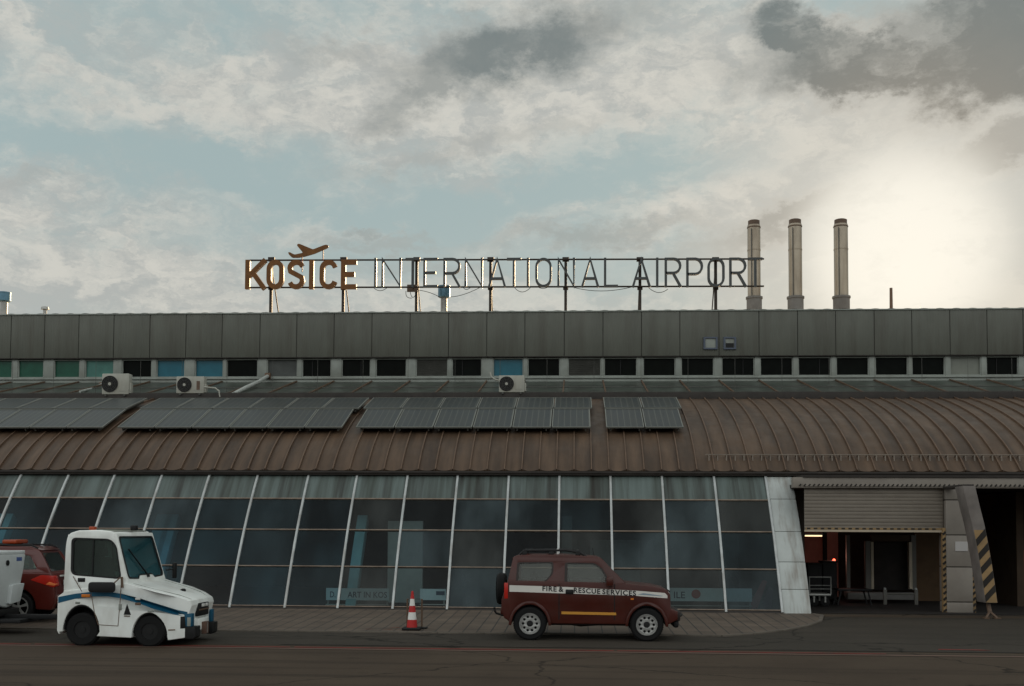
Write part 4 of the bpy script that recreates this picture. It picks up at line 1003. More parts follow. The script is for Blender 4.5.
# thin lightning posts with a wire along the skylight edge
cp = [12.5, 53.5, 95.8, 140.5, 182, 227, 272.7, 317.6, 363, 408, 455, 500, 547, 594, 641, 688, 735, 782, 829, 875, 922, 968, 1012]
wr = thing('lightning_wire', 'thin wire on slender posts running along the skylight edge above the roof', 'wire', (at(500, 396, ytop+.15).x, ytop+.15, ztop+.12))
wo = wr.location.copy(); zw = .16; zp = at(500, 358, ytop+.15).z-wo.z
for p in cp:
    q = at(p, 375, ytop+.15); MB().tube([(q.x-wo.x, 0, 0), (q.x-wo.x, 0, zp)], .007, 5).build('post', M_louv, wr)
MB().tube([(at(-60, 364, ytop+.15).x-wo.x, 0, zw), (at(1060, 364, ytop+.15).x-wo.x, 0, zw)], .006, 5).build('wire', M_louv, wr)

# ------------------------------------------------------------------ banners inside the hall
M_ban = mat('pale_banner', (.55, .66, .70), .7, var=.08)
M_btx = mat('banner_print', (.05, .08, .12), .7)
yb_ = YG+.9
def banner(a0, a1, b0, b1, lab, items):
    A = at(a0, b1, yb_); Q = at(a1, b0, yb_); w = Q.x-A.x; h = Q.z-A.z
    o = thing('banner', lab, 'banner', (A.x, yb_, GZ+.02)); dz = A.z-GZ-.02
    MB().box(0, w, 0, .02, dz, dz+h).build('sheet', M_ban, o)
    for xx in (.05, w-.05): MB().box(xx-.02, xx+.02, .022, .06, 0, dz+h).build('post', M_steel, o)
    MB().tube([(0, -.03, dz-.12), (w, -.03, dz-.12)], .02, 6).build('rail', M_steel, o)
    for t, p0, p1, hh in items:
        x0 = at(p0, b1, yb_).x-A.x; x1 = at(p1, b1, yb_).x-A.x
        text('lettering', t, M_btx, o, lambda a_, b_, c: (x0+a_, -.006+c*.5, dz+h*.22+b_), width=x1-x0, height=h*hh, bold=.012)
    return o, w, h, dz, A
banner(326, 389, 588.5, 600, 'pale banner reading ART IN KOS low behind the glass, left of the traffic cone', [('D.', 330, 335.5, .5), ('ART IN KOS', 347.5, 387, .5)])
o, w, h, dz, A = banner(420, 446, 589, 600, 'short pale banner with a dark printed block behind the glass right of the cone', [])
MB().box(w*.62, w*.95, -.008, -.003, dz+h*.45, dz+h*.8).build('printed_block', M_btx, o)
o, w, h, dz, A = banner(668, 752, 588.5, 601, 'pale banner with letters and a red round print behind glass right of the rescue vehicle', [('ILE', 674, 685, .5)])
cx = at(696, 594, yb_); MB().lathe([(.12, -.008), (.12, -.004)], (cx.x-A.x, 0, cx.z-GZ-.02), 'Y', 18).build('round_print', mat('red_print', (.32, .05, .04), .6), o)
o, w, h, dz, A = banner(12, 60, 590, 600, 'pale banner strip behind the glass beside the white tractor', [])
y3 = YG+1.6; A = at(748, 604, y3)
dsp = thing('display_sculpture', 'slanted red and dark display shape behind the last glass bay beside the white pier', 'display', (A.x, y3, GZ+.02))
plate('slanted_panel', rnd([(0, 0), (.25, 0), (.52, .75), (.40, .78)], .05), [], .06, mat('dull_red_display', (.30, .05, .05), .6), dsp, lambda a_, b_, c: (a_, c, b_))
plate('round_panel', rnd([(.3, 0), (.62, 0), (.66, .5), (.55, .62)], .06), [], .05, mat('plum_display', (.07, .04, .06), .6), dsp, lambda a_, b_, c: (a_+.03, .1+c, b_))

# ------------------------------------------------------------------ vehicles
M_vglass = glassmat('vehicle_glass', tint=(.80, .84, .80), dust_sheen=.15, sheencol=(.20, .20, .18), fres=1.35)  # grey diffuse share stands in for sky reflected in the windows
M_vglassd = glassmat('vehicle_glass_dark', tint=(.62, .72, .67), dust_sheen=.20, sheencol=(.09, .11, .095), fres=1.35)
M_vteal = glassmat('windscreen_glass', tint=(.5, .75, .77), dust_sheen=.30, sheencol=(.07, .24, .28), fres=1.4)  # teal diffuse colour paints the windscreen's reflection
M_seat = mat('seat_fabric', (.03, .03, .03), .9)
M_amber = mat('amber_lens', (.55, .16, .02), .3); M_amber2 = mat('orange_beacon_lens', (.30, .05, .015), .3)
M_redlens = mat('red_lens', (.40, .02, .012), .25)
M_clear = mat('clear_lens', (.55, .55, .52), .15)
M_plate = mat('number_plate_white', (.5, .5, .48), .5)
def wheel(par, x, y, r, w, side, rr=None, kind='steel'):
    """side -1: outer face towards -y"""
    rr = rr or r*.6; s = side
    wh = MB().lathe([(rr, -w/2), (r*.9, -w/2), (r*.97, -w/2+.02), (r, -w/2+.05), (r, w/2-.05), (r*.97, w/2-.02), (r*.9, w/2), (rr, w/2), (rr*.98, 0), (rr, -w/2)], (0, 0, 0), 'Y', 40, caps=False).build('wheel', M_rubber, par, smooth=40)
    wh.location = (x, y, r)
    yo = s*(w/2-.02)
    MB().lathe([(0, 0), (rr*1.0, 0)], (0, yo-s*.07, 0), 'Y', 24).build('rim_back', M_black, wh)
    tb = MB()
    for k in range(44):                         # tread blocks
        a = 2*math.pi*k/44; c, s_ = math.cos(a), math.sin(a)
        for yy in (-w*.3, 0, w*.3): tb.bar(((r-.004)*c, yy-.02, (r-.004)*s_), ((r-.004)*c, yy+.02, (r-.004)*s_), .022, .016, up=(c, 0, s_))
    tb.build('tread', M_rubber, wh, smooth=0)
    if kind == 'steel':
        holes = [circ(math.cos(a)*rr*.66, math.sin(a)*rr*.66, rr*.13, 8) for a in [2*math.pi*k/10 for k in range(10)]]
        plate('rim', circ(0, 0, rr*.98, 32), holes+[circ(0, 0, rr*.30, 16)], .02, M_rim, wh, lambda a_, b_, c: (a_, yo-s*.035+s*c, b_), bevel=.003)
        MB().lathe([(rr*.92, 0), (rr*1.03, 0), (rr*1.04, s*.02), (rr*.95, s*.02), (rr*.92, 0)], (0, yo-s*.0, 0), 'Y', 32, caps=False).build('rim_lip', M_rim, wh)
        MB().lathe([(rr*.29, s*-.02), (rr*.27, s*.02), (rr*.2, s*.035), (0, s*.037)], (0, yo-s*.02, 0), 'Y', 18).build('hub_cap', M_black, wh)
    elif kind == 'spoke':
        m = MB(); m.lathe([(rr*.86, 0), (rr*1.03, 0), (rr*1.04, s*.02), (rr*.9, s*.02), (rr*.86, 0)], (0, yo, 0), 'Y', 32, caps=False)
        for k in range(5):
            a = 2*math.pi*k/5+.3
            for da in (-.10, .10): m.bar((math.cos(a)*rr*.12, yo, math.sin(a)*rr*.12), (math.cos(a+da)*rr*.92, yo+s*.006, math.sin(a+da)*rr*.92), rr*.15, .03, up=(0, 1, 0))
        m.lathe([(rr*.24, 0), (rr*.22, s*.025), (0, s*.03)], (0, yo, 0), 'Y', 16); m.build('rim', M_rim, wh)
    else:
        MB().lathe([(rr, 0), (rr*.9, -s*.03), (rr*.45, -s*.035), (rr*.4, s*.01), (0, s*.012)], (0, yo, 0), 'Y', 24).build('rim', M_black, wh)
    return wh
def archpts(cx, rx, zt, zc, a0=180, a1=0, n=16):
    return arc(cx, zc, rx, zt-zc, a0, a1, n)
def seat(par, x, y, z, w=.45):
    s = MB().box(x-.22, x+.25, y-w/2, y+w/2, z, z+.14).build('seat', M_seat, par, bevel=.03)
    MB().bar((x-.2, y, z+.1), (x-.34, y, z+.66), w, .12, up=(1, 0, 0)).build('seat_back', M_seat, par, bevel=.03)
    MB().bar((x-.34, y, z+.68), (x-.37, y, z+.86), w*.5, .09, up=(1, 0, 0)).build('headrest', M_seat, par, bevel=.03)

def liner(o, cx, rx, zt, zc, W):
    out_ = archpts(cx, rx-.004, zt-.004, zc); inn = archpts(cx, rx-.03, zt-.03, zc, 0, 180)
    plate('wheel_well', out_+inn, [], W-.05, M_black, o, lambda a, c, t: (a, t-(W-.05)/2, c))
# ---- maroon rescue off-roader
def suv():
    near = gz(575, 641).y; x0 = at(501.5, 600, near).x; W = 1.50
    o = thing('rescue_vehicle', 'maroon two-door fire and rescue off-roader with white lettered stripe, spare wheel at back', 'car', (x0, near+.80, 0))
    body = mat('maroon_paint', (.052, .0085, .0045), .36, var=.12, vscale=2, spec=.36, rvar=.06, dirt=.35, dirtcol=(.045, .022, .015), dirtscale=(1.5, 1.5, 2.5))
    trim = mat('dark_trim', (.022, .016, .014), .5)
    q = lambda X, Y: ((X-105)/243.8, (492.5-Y)/243.8)
    rw, fw = .574, 2.92
    prof = [q(104, 296), q(104, 345), q(118, 385), (.16, .375)] + archpts(rw, .385, .735, .30) + [(1.02, .34), (2.50, .34)] + archpts(fw, .385, .725, .30) + [(3.33, .33), q(968, 385), q(968, 345), q(934, 333), q(932, 262), q(916, 240), q(860, 226), (2.52, 1.155), (2.40, 1.165), q(135, 200), q(126, 225)]
    b = plate('body', prof, [], W, body, o, lambda a, c, t: (a, t-W/2, c), bevel=.028, seg=3)
    MB().box(.12, 3.35, -.52, .52, .36, .74).build('chassis', M_black, o); MB().box(.95, 2.55, -.66, .66, .30, .42).build('sill', trim, o, bevel=.02)
    for wx in (rw, fw):
        for s in (-1, 1):
            ring = archpts(wx, .43, .79, .30)+[(wx+.385, .30)]+archpts(wx, .372, .72, .30, 0, 180)+[(wx-.43, .30)]
            if s == 1: pass
            plate('wheel_arch', ring, [], .055, body, o, (lambda a, c, t: (a, -W/2-.05+t, c)) if s < 0 else (lambda a, c, t: (a, W/2+.05-t, c)), bevel=.015)
    liner(o, rw, .385, .735, .36, W); liner(o, fw, .385, .725, .36, W)
    for wx in (rw, fw):
        for s in (-1, 1): wheel(o, wx, s*(W/2-.06), .335, .20, s, .212)
        MB().tube([(wx, -.6, .33), (wx, .6, .33)], .05, 8).build('axle', M_black, o)
    # greenhouse: tilted side plates
    zb, zt = 1.165, 1.665; yb, yt = W/2-.02, W/2-.13
    def sidexf(s, t0=0):
        return lambda a, c, t: (a, s*(yb+(yt-yb)*(c-zb)/(zt-zb)-t-t0), c)
    outer = [q(134, 203), q(160, 84), q(185, 76)+(), (1.2, 1.70), (1.98, 1.665), (2.06, 1.615), (2.48, 1.165)]
    outer = rnd(outer, [0, .06, .03, 0, .05, .05, 0])
    rwin = rnd([q(183, 112), q(357, 109), q(357, 165), q(318, 208), q(178, 206)], [.05, .05, .08, .08, .04])
    dwin = rnd([q(420, 112), q(562, 113), q(600, 140), q(622, 180), q(622, 224), q(418, 216)], [.04, .05, .03, .03, .02, .03])
    for s in (-1, 1):
        plate('side_panel', outer, [rwin, dwin], .045, body, o, sidexf(s), bevel=.008)
        for wn_, nm in ((rwin, 'rear_window'), (dwin, 'door_window')):
            plate(nm, wn_, [], .006, M_vglass, o, sidexf(s, .02))
            k = Vector((sum(p[0] for p in wn_)/len(wn_), sum(p[1] for p in wn_)/len(wn_)))
            inn = [tuple(k+(Vector(p)-k)*.93) for p in wn_]; out_ = [tuple(k+(Vector(p)-k)*1.03) for p in wn_]
            plate('window_seal', out_, [inn], .05, trim, o, sidexf(s, -.003))
    # roof, windscreen, rear wall
    rp = [(.2, 1.645), (.26, 1.695), (.5, 1.72), (1.2, 1.725), (1.9, 1.69), (2.0, 1.66), (1.95, 1.62), (.22, 1.60)]
    plate('roof', rp, [], 2*yt, body, o, lambda a, c, t: (a, t-yt, c), bevel=.025, seg=3)
    def wxf(s0, s1, y0_, y1_):
        def f(a, c, t): p = Vector((s0[0], 0, s0[1]))*(1-c)+Vector((s1[0], 0, s1[1]))*c; yy = a*(y0_+(y1_-y0_)*c); return (p.x-t*.8, yy, p.z-t*.3)
        return f
    plate('windscreen_frame', rnd([(-1, 0), (1, 0), (1, 1), (-1, 1)], 0), [rnd([(-.9, .06), (.9, .06), (.9, .92), (-.9, .92)], .06)], .04, body, o, wxf((2.52, 1.15), (2.0, 1.66), yb-.01, yt-.005))
    plate('windscreen', rnd([(-.9, .06), (.9, .06), (.9, .92), (-.9, .92)], .06), [], .006, M_vglass, o, lambda a, c, t, f=wxf((2.51, 1.15), (1.99, 1.66), yb-.01, yt-.005): f(a, c, t+.01))
    plate('tailgate', [(-1, 0), (1, 0), (1, 1), (-1, 1)], [rnd([(-.75, .2), (.75, .2), (.75, .85), (-.75, .85)], .1)], .05, body, o, lambda a, c, t: (.12+.1*c+t, a*(yb+(yt-yb)*c), zb+.49*c))
    plate('tailgate_window', rnd([(-.76, .19), (.76, .19), (.76, .86), (-.76, .86)], .1), [], .006, M_vglassd, o, lambda a, c, t: (.14+.1*c+t, a*(yb+(yt-yb)*c), zb+.49*c))
    # interior
    for yy in (-.33, .33): seat(o, 1.62, yy, .72)
    MB().box(.75, 1.15, -.5, .5, .8, .92).build('rear_bench', M_seat, o, bevel=.03); MB().bar((.72, 0, .9), (.6, 0, 1.32), 1.0, .1, up=(1, 0, 0)).build('rear_backrest', M_seat, o, bevel=.03)
    MB().box(2.15, 2.5, -.62, .62, 1.0, 1.14).build('dashboard', M_black, o, bevel=.03)
    pts = [(2.02+.05*math.sin(t), -.33+.17*math.cos(t), 1.12+.17*math.sin(t)) for t in [2*math.pi*i/20 for i in range(21)]]
    MB().tube(pts, .014, 6, False).build('steering_wheel', M_black, o)
    MB().box(.3, .36, -.15, .0, 1.2, 1.5).build('extinguisher', mat('dark_red', (.12, .02, .02), .5), o, bevel=.02)
    # stripe, lettering
    wht = mat('white_stripe', (.60, .58, .53), .5, var=.06); blk = mat('black_letter', (.012, .012, .014), .5)
    for s in (-1, 1):
        sxf = (lambda a, c, t: (a, -W/2-.004+t*.5, c)) if s < 0 else (lambda a, c, t: (a, W/2+.004-t*.5, c))
        plate('white_stripe', [q(143, 223), q(430, 230), q(760, 245), q(905, 255), q(918, 268), q(918, 281), q(760, 270), q(430, 262), q(143, 255)], [], .007, wht, o, sxf, smooth=0)
        plate('yellow_strip', [q(400, 350), q(668, 353), q(668, 366), q(400, 363)], [], .014, mat('yellow_strip_paint', (.48, .22, .03), .5), o, (lambda a, c, t: (a, -W/2-.010+t, c)) if s < 0 else (lambda a, c, t: (a, W/2+.010-t, c)), smooth=0)
        for X0, X1, st in ((306, 376, 'FIRE'), (386, 410, '&'), (460, 590, 'RESCUE'), (600, 765, 'SERVICES')):
            (xa, za), (xb, zb2) = q(X0, 256+(X0-430)*.046), q(X1, 256+(X1-430)*.046); sl_ = (zb2-za)/(xb-xa)
            if s < 0: f = lambda a, c, t: (xa+a, -W/2-.007+t*.3, za+c+a*sl_)
            else: f = lambda a, c, t: (xb-a, W/2+.007-t*.3, zb2+c-a*sl_)
            text('lettering', st, blk, o, f, width=xb-xa, height=.104, bold=.028, space=1.15)
        f2 = (lambda a, c, t: (q(772, 0)[0]+a, -W/2-.007+t*.3, q(0, 264)[1]+c)) if s < 0 else (lambda a, c, t: (q(800, 0)[0]-a, W/2+.007-t*.3, q(0, 264)[1]+c))
        plate('stripe_mark', [(0, 0), (.5, -.03), (.5, -.02), (.12, .03)], [], .003, mat('pale_blue_mark', (.22, .28, .33), .5), o, f2, smooth=0)
        yo = -W/2 if s < 0 else W/2
        hx0, hz1 = q(420, 242); hx1, hz0 = q(459, 264)
        MB().box(hx0, hx1, min(yo, yo+s*.03), max(yo, yo+s*.03), hz0, hz1).build('door_handle', M_black, o, bevel=.012)
        gx = MB()
        for xg in (q(388, 0)[0], q(660, 0)[0]): gx.box(xg-.009, xg+.009, min(yo-s*.01, yo+s*.002), max(yo-s*.01, yo+s*.002), .42, 1.14)
        gx.build('door_gap', M_black, o, smooth=0)
        mxp, mz1 = q(612, 178); mx1, mz0 = q(652, 226); MB().box(mxp+.03, mx1, min(yo+s*.02, yo+s*.17), max(yo+s*.02, yo+s*.17), mz0+.01, mz1).build('mirror', body, o, bevel=.03)
        MB().box(mxp+.05, mx1-.02, min(yo-s*.03, yo+s*.04), max(yo-s*.03, yo+s*.04), mz0+.02, mz0+.07).build('mirror_bracket', M_black, o)
        tx0, tz1 = q(124, 212); tx1, tz0 = q(141, 290); MB().box(tx0-.03, tx1-.02, min(yo-s*.10, yo+s*.006), max(yo-s*.10, yo+s*.006), tz0, tz1).build('tail_light', M_redlens, o, bevel=.012)
        hx, hzz = q(930, 285); MB().lathe([(.085, -.02), (.085, .012), (.06, .03), (0, .035)], (3.372, s*.44, .90), 'X', 18).build('headlight', M_clear, o)
        MB().box(2.60, 2.66, min(yo, yo+s*.012), max(yo, yo+s*.012), q(0, 290)[1]+.0, q(0, 284)[1]+.01).build('side_marker', M_amber, o)
        # roof rack rail
        x0r, x1r = q(195, 0)[0], q(510, 0)[0]; yr = s*.52
        MB().tube([(x0r-.02, yr, 1.71), (x0r+.06, yr, 1.80), (1.3, yr, 1.81), (x1r-.1, yr, 1.77), (x1r+.05, yr, 1.69)], .022, 8).build('roof_rail', M_black, o)
        for xx in (x0r+.08, 1.0, x1r-.12): MB().box(xx-.05, xx+.05, yr-.02, yr+.02, 1.67, 1.79).build('rail_foot', M_black, o, bevel=.01)
    for xx in (q(230, 0)[0], .95, q(480, 0)[0]): MB().box(xx-.03, xx+.03, -.52, .52, 1.785, 1.81).build('crossbar', M_black, o, bevel=.006)
    # bumpers, grille, spare, hitch, aerial
    MB().box(3.48, 3.60, -.70, .70, .40, .62).build('front_bumper', trim, o, bevel=.04); MB().box(3.46, 3.57, -.66, .66, .27, .42).build('front_skirt', M_black, o, bevel=.04)
    MB().tube([(3.58, -.62, .5), (3.63, -.55, .52), (3.63, .55, .52), (3.58, .62, .5)], .025, 8).build('bull_bar', M_black, o)
    g = MB(); 
    for k in range(5): g.box(3.385, 3.415, -.36+k*.16, -.27+k*.16, .80, 1.0)
    g.build('grille', M_black, o)
    MB().box(-.03, .12, -.68, .68, .50, .66).build('rear_bumper', body, o, bevel=.03)
    sp_ = MB().lathe([(.20, -.09), (.30, -.095), (.325, -.06), (.33, 0), (.325, .06), (.30, .095), (0, .10)], (-.05, 0.05, .99), 'X', 32).build('spare_wheel', M_rubber, o)
    MB().lathe([(.24, 0), (.26, -.012), (.0, -.02)], (-.145, .05, .99), 'X', 28).build('spare_cover', M_black, sp_)
    MB().box(.0, .14, -.05, .15, .9, 1.08).build('spare_bracket', M_black, o)
    MB().tube([(.25, 0, .42), (-.02, 0, .44), (-.16, 0, .48), (-.20, 0, .54)], .022, 8).lathe([(.0, .55), (.025, .56), (.025, .60), (0, .61)], (-.20, 0, 0), n=10).build('tow_bar', M_black, o)
    ax, az = q(562, 78); MB().tube([(ax, -.4, 1.68), (ax-.04, -.4, 1.86)], .006, 5).build('aerial', M_black, o)
    MB().box(1.1, 1.14, -.04, .06, 1.72, 1.84).build('roof_lamp', M_clear, o)
    MB().tube([(2.50, -.3, 1.17), (2.36, .0, 1.29)], .008, 5).build('wiper', M_black, o)
    MB().tube([(1.05, -.35, .36), (1.6, -.3, .28), (2.2, -.25, .32), (2.45, -.2, .3)], .035, 8).build('exhaust_pipe', M_black, o)
    return o
suv()

# ---- white aircraft tow tractor
def tractor():
    near = gz(100, 646.6).y; x0 = at(57, 610, near).x; W = 1.95
    o = thing('tow_tractor', 'small white airport tow tractor with blue curved stripe and glazed cab, orange beacon', 'tractor', (x0, near+W/2, 0)); o.scale = (1, 1, .972)
    wp = mat('tractor_white_paint', (.76, .785, .745), .34, var=.04, vscale=2, coat=.2, dirt=.32, dirtcol=(.30, .25, .19), dirtscale=(2.5, 2.5, 1.2))
    blu = mat('tractor_blue_stripe', (.007, .075, .135), .4, var=.1)
    q = lambda X, Y: ((X-123.5)/231, (625-Y)/236)
    rw, fw = .47, 1.765
    prof = [q(125, 400), q(125, 555), q(135, 572)] + [q(136, 560)] + archpts(rw, .355, .80, .28, 180, 0) + [q(302, 578), q(455, 584)] + archpts(fw, .325, .66, .20, 180, 0) + [q(609, 595), (2.40, .155), (2.46, .17), (2.47, .60), (2.52, .78), (2.49, .87), (2.25, .96), (1.9, 1.06), (1.6, 1.14), (1.42, 1.19), (1.33, 1.22), (.12, 1.06), q(152, 380)]
    b = plate('body', prof, [], W, wp, o, lambda a, c, t: (a, t-W/2, c), bevel=.075, seg=5, smooth=48)
    MB().box(.1, 2.45, -.48, .48, .22, .80).build('chassis', M_black, o)
    liner(o, rw, .355, .80, .32, W); liner(o, fw, .325, .66, .26, W-.06)
    # cab
    yb, yt = W/2-.02, W/2-.07; zb, zt = 1.05, 2.15
    def sxf(s, t0=0.): return lambda a, c, t: (a, s*(yb+(yt-yb)*(c-zb)/(zt-zb)-t-t0), c)
    outer = rnd([(.11, 1.03), (.11, 1.95), (.15, 2.18), (.50, 2.225), (.98, 2.21), (1.09, 2.02), (1.33, 1.26), (1.34, 1.10)], [0, .1, .1, 0, .12, .05, 0, 0])
    win = rnd([q(176, 133), q(345, 138), q(375, 168), q(400, 308), q(385, 316), q(180, 300)], [.10, .10, .10, .06, .05, .12], 6)
    for s in (-1, 1):
        sp_ = plate('cab_side', outer, [win], .05, wp, o, sxf(s), bevel=.012)
        k = Vector((sum(p[0] for p in win)/len(win), sum(p[1] for p in win)/len(win)))
        plate('side_window', win, [], .006, M_vglassd, o, sxf(s, .02))
        plate('window_seal', [tuple(k+(Vector(p)-k)*1.025) for p in win], [[tuple(k+(Vector(p)-k)*.95) for p in win]][0:1], .05, M_black, o, sxf(s, -.004))
        mxb = q(272, 0)[0]; zz0, zz1 = q(0, 304)[1], q(0, 138)[1]
        f = sxf(s, .0); m = MB(); m.bar(f(mxb, zz0, .01), f(mxb, zz1, .01), .02, .02); m.build('window_bar', M_black, o)
        # stripe along the side
        up = [q(128, 402), q(200, 387), q(285, 376), q(350, 377), q(405, 384), q(480, 402), q(560, 430), q(640, 458), q(690, 470)]
        dn = [q(690, 490), q(640, 481), q(560, 455), q(480, 426), q(405, 406), q(350, 398), q(285, 398), q(200, 410), q(128, 430)]
        plate('blue_stripe', up+dn, [], .006, blu, o, (lambda a, c, t: (a, -W/2-.004+t*.6, c)) if s < 0 else (lambda a, c, t: (a, W/2+.004-t*.6, c)), smooth=0)
        yo = s*W/2
        def sb(X0, Y0, X1, Y1, name, m, t=.012, bev=.004):
            (xa, z1), (xb, z0) = q(X0, Y0), q(X1, Y1); return MB().box(xa, xb, min(yo-s*.01, yo+s*t), max(yo-s*.01, yo+s*t), z0, z1).build(name, m, o, bevel=bev)
        sb(232, 388, 270, 402, 'side_marker', M_amber, .02); sb(470, 402, 492, 412, 'badge', M_clear); sb(470, 424, 494, 436, 'badge', M_seam); sb(205, 423, 225, 432, 'badge', M_whitef); sb(526, 459, 546, 466, 'badge', M_whitef)
        sb(398, 432, 410, 458, 'door_hinge', M_whitef, .02)
        (hx0, hz1), (hx1, hz0) = q(210, 315), q(242, 333)
        dzf = sxf(s, -.012); m = MB().box(hx0, hx1, min(dzf(0, hz0, 0)[1], dzf(0, hz0, .03)[1]), max(dzf(0, hz0, 0)[1], dzf(0, hz0, .03)[1]), hz0, hz1); m.build('door_handle', M_black, o, bevel=.008)
        # door gap lines
        dg = [q(272, 376), q(290, 470), q(308, 526), q(396, 531), q(404, 400), q(406, 330)]
        g = MB(); 
        for A, Bq in zip(dg, dg[1:]): g.bar((A[0], yo+s*.001, A[1]), (Bq[0], yo+s*.001, Bq[1]), .012, .008, up=(0, 1, 0))
        A, Bq = q(190, 308), q(232, 376); g.bar((A[0], s*(yb+.004), A[1]), (Bq[0], yo+s*.001, Bq[1]), .012, .008, up=(0, 1, 0)); g.build('door_gap', M_seam, o, smooth=0)
        plate('triangle_sticker', [q(420, 480), q(434, 430), q(452, 480)], [], .006, M_black, o, (lambda a, c, t: (a, -W/2-.004+t*.6, c)) if s < 0 else (lambda a, c, t: (a, W/2+.004-t*.6, c)), smooth=0)
        sb(422, 483, 448, 488, 'badge', M_seam)
        # recessed front side lamp
        sb(665, 490, 700, 545, 'lamp_recess', M_black, .006); sb(690, 495, 703, 535, 'side_lamp', M_whitef, .02)
        sb(610, 546, 636, 552, 'scuff_plate', M_trans)
        # bumper corner
        ya, yb_ = sorted((yo+s*.012, yo-s*.42)); 
        plate('bumper_corner', rnd([(2.42, .37), (2.42, .14), (2.56, .13), (2.60, .17), (2.60, .37)], .01), [], yb_-ya, M_black, o, lambda a, c, t: (a, ya+t, c), bevel=.02)
        ya2, yb2 = sorted((yo+s*.006, yo-s*.22)); plate('blue_corner', [(2.40, .63), (2.42, .37), (2.525, .37), (2.525, .62)], [], yb2-ya2, blu, o, lambda a, c, t: (a, ya2+t, c), bevel=.012)
    rp = [(.14, 2.08), (.17, 2.18), (.35, 2.235), (.72, 2.245), (.98, 2.22), (1.07, 2.12), (1.03, 2.06), (.2, 2.05)]
    plate('cab_roof', rp, [], 2*yt, wp, o, lambda a, c, t: (a, t-yt, c), bevel=.035, seg=3)
    MB().bar((.70, 0, 2.246), (.99, 0, 2.224), 2*yt-.22, .012).build('sunroof', mat('sunroof_tint', (.16, .17, .13), .3), o, bevel=.006)
    def wx(a, c, t):   # windscreen frame, c 0..1 from base to top
        p0 = Vector((1.38, 0, 1.10)); p1 = Vector((1.07, 0, 2.19)); p = p0*(1-c)+p1*c; return (p.x-t, a*(yb-.005+(yt-yb)*c), p.z-.2*t)
    hole = rnd([(-.93, .19), (-.42, .17), (-.34, .23), (.34, .23), (.42, .17), (.93, .19), (.92, .93), (-.92, .93)], [.10, .03, .03, .03, .03, .10, .08, .08])
    plate('windscreen_frame', [(-1, 0), (1, 0), (1, 1), (-1, 1)], [hole], .05, wp, o, wx, bevel=.01)
    plate('windscreen', hole, [], .006, M_vteal, o, lambda a, c, t: wx(a, c, t+.02))
    k = Vector((0, .57)); plate('windscreen_seal', [tuple(k+(Vector(p)-k)*1.02) for p in hole], [[tuple(k+(Vector(p)-k)*.955) for p in hole]], .03, M_black, o, lambda a, c, t: wx(a, c, t-.004))
    MB().bar(wx(.05, .20, -.02), wx(-.62, .70, -.02), .03, .015).bar(wx(.05, .20, 0), wx(.05, .20, -.04), .05, .05).build('wiper', M_black, o)
    def rx(a, c, t): return (.12+.02*c+t, a*(yb-.01+(yt-yb)*c), 1.05+1.1*c)
    rh = rnd([(-.8, .30), (.8, .30), (.78, .92), (-.78, .92)], .1)
    plate('rear_wall', [(-1, 0), (1, 0), (1, 1), (-1, 1)], [rh], .05, wp, o, rx, bevel=.01); plate('rear_window', rh, [], .006, M_vglassd, o, lambda a, c, t: rx(a, c, t+.02))
    seat(o, .68, -.3, 1.02, .42); seat(o, .68, .3, 1.02, .42)
    MB().box(1.0, 1.3, -.55, .55, 1.15, 1.30).build('dashboard', M_black, o, bevel=.02)
    pts = [(1.0+.08*math.sin(t), -.3+.18*math.cos(t), 1.40+.14*math.sin(t)) for t in [2*math.pi*i/20 for i in range(21)]]; MB().tube(pts, .014, 6, False).build('steering_wheel', M_black, o)
    # beacon, roof lamp, mirrors
    p = q(220, 92); MB().box(p[0]-.05, p[0]+.06, -.52, -.40, 2.225, 2.31).build('beacon', M_amber2, o, bevel=.015)
    p = q(366, 84); MB().box(p[0]-.06, p[0]+.06, -.06, .06, 2.235, 2.34).build('work_lamp', M_black, o, bevel=.02)
    (a0, z1), (a1, z0) = q(276, 331), q(394, 378)
    mr = plate('mirror', rnd([(a0, z0), (a1, z0), (a1, z1), (a0, z1)], .07), [], .05, M_black, o, lambda a, c, t: (a, -W/2-.17+t, c), bevel=.015)
    e = q(408, 322); MB().tube([(a1-.04, -W/2-.14, z1-.03), (e[0], -W/2-.10, e[1]+.04), (e[0], -W/2+.04, e[1]+.03)], .014, 6).tube([(e[0]+.01, -W/2-.03, e[1]+.06), (e[0]+.03, -W/2-.03, e[1]-.15)], .022, 6).build('mirror_arm', M_seam, o)
    MB().bar((1.34, W/2+.0, 1.4), (1.42, W/2+.26, 1.42), .02, .02).build('mirror_arm', M_black, o)
    MB().box(1.38, 1.44, W/2+.22, W/2+.36, 1.22, 1.55).build('mirror', M_black, o, bevel=.02)
    # nose: grille recess, towing plate, bonnet fittings
    MB().box(2.40, 2.535, -.45, .45, .54, .80).build('grille_opening', M_black, o, bevel=.02)
    MB().box(2.53, 2.545, -.43, .43, .655, .68).build('grille_bar', M_seam, o); MB().box(2.52, 2.56, -.20, .06, .72, .78).build('headlight', M_clear, o, bevel=.01); MB().box(2.52, 2.56, .14, .30, .72, .78).build('headlight', M_clear, o, bevel=.01)
    MB().box(2.38, 2.535, -.44, .44, .26, .50).build('front_plate', wp, o, bevel=.02); MB().box(2.53, 2.61, -.16, .14, .18, .42).build('tow_coupling', mat('rusty_steel', (.12, .07, .05), .7, var=.3), o, bevel=.01)
    MB().lathe([(.02, -.1), (.02, .1)], (2.60, 0, .30), n=8).build('coupling_pin', M_steel, o)
    p = q(716, 385); MB().lathe([(.06, 0), (.06, .03), (.03, .05), (0, .05)], (2.02, .1, 1.015), n=12).build('filler_cap', M_black, o)
    MB().box(-.12, .06, -.18, .18, .28, .62).build('rear_coupling', M_black, o, bevel=.02)
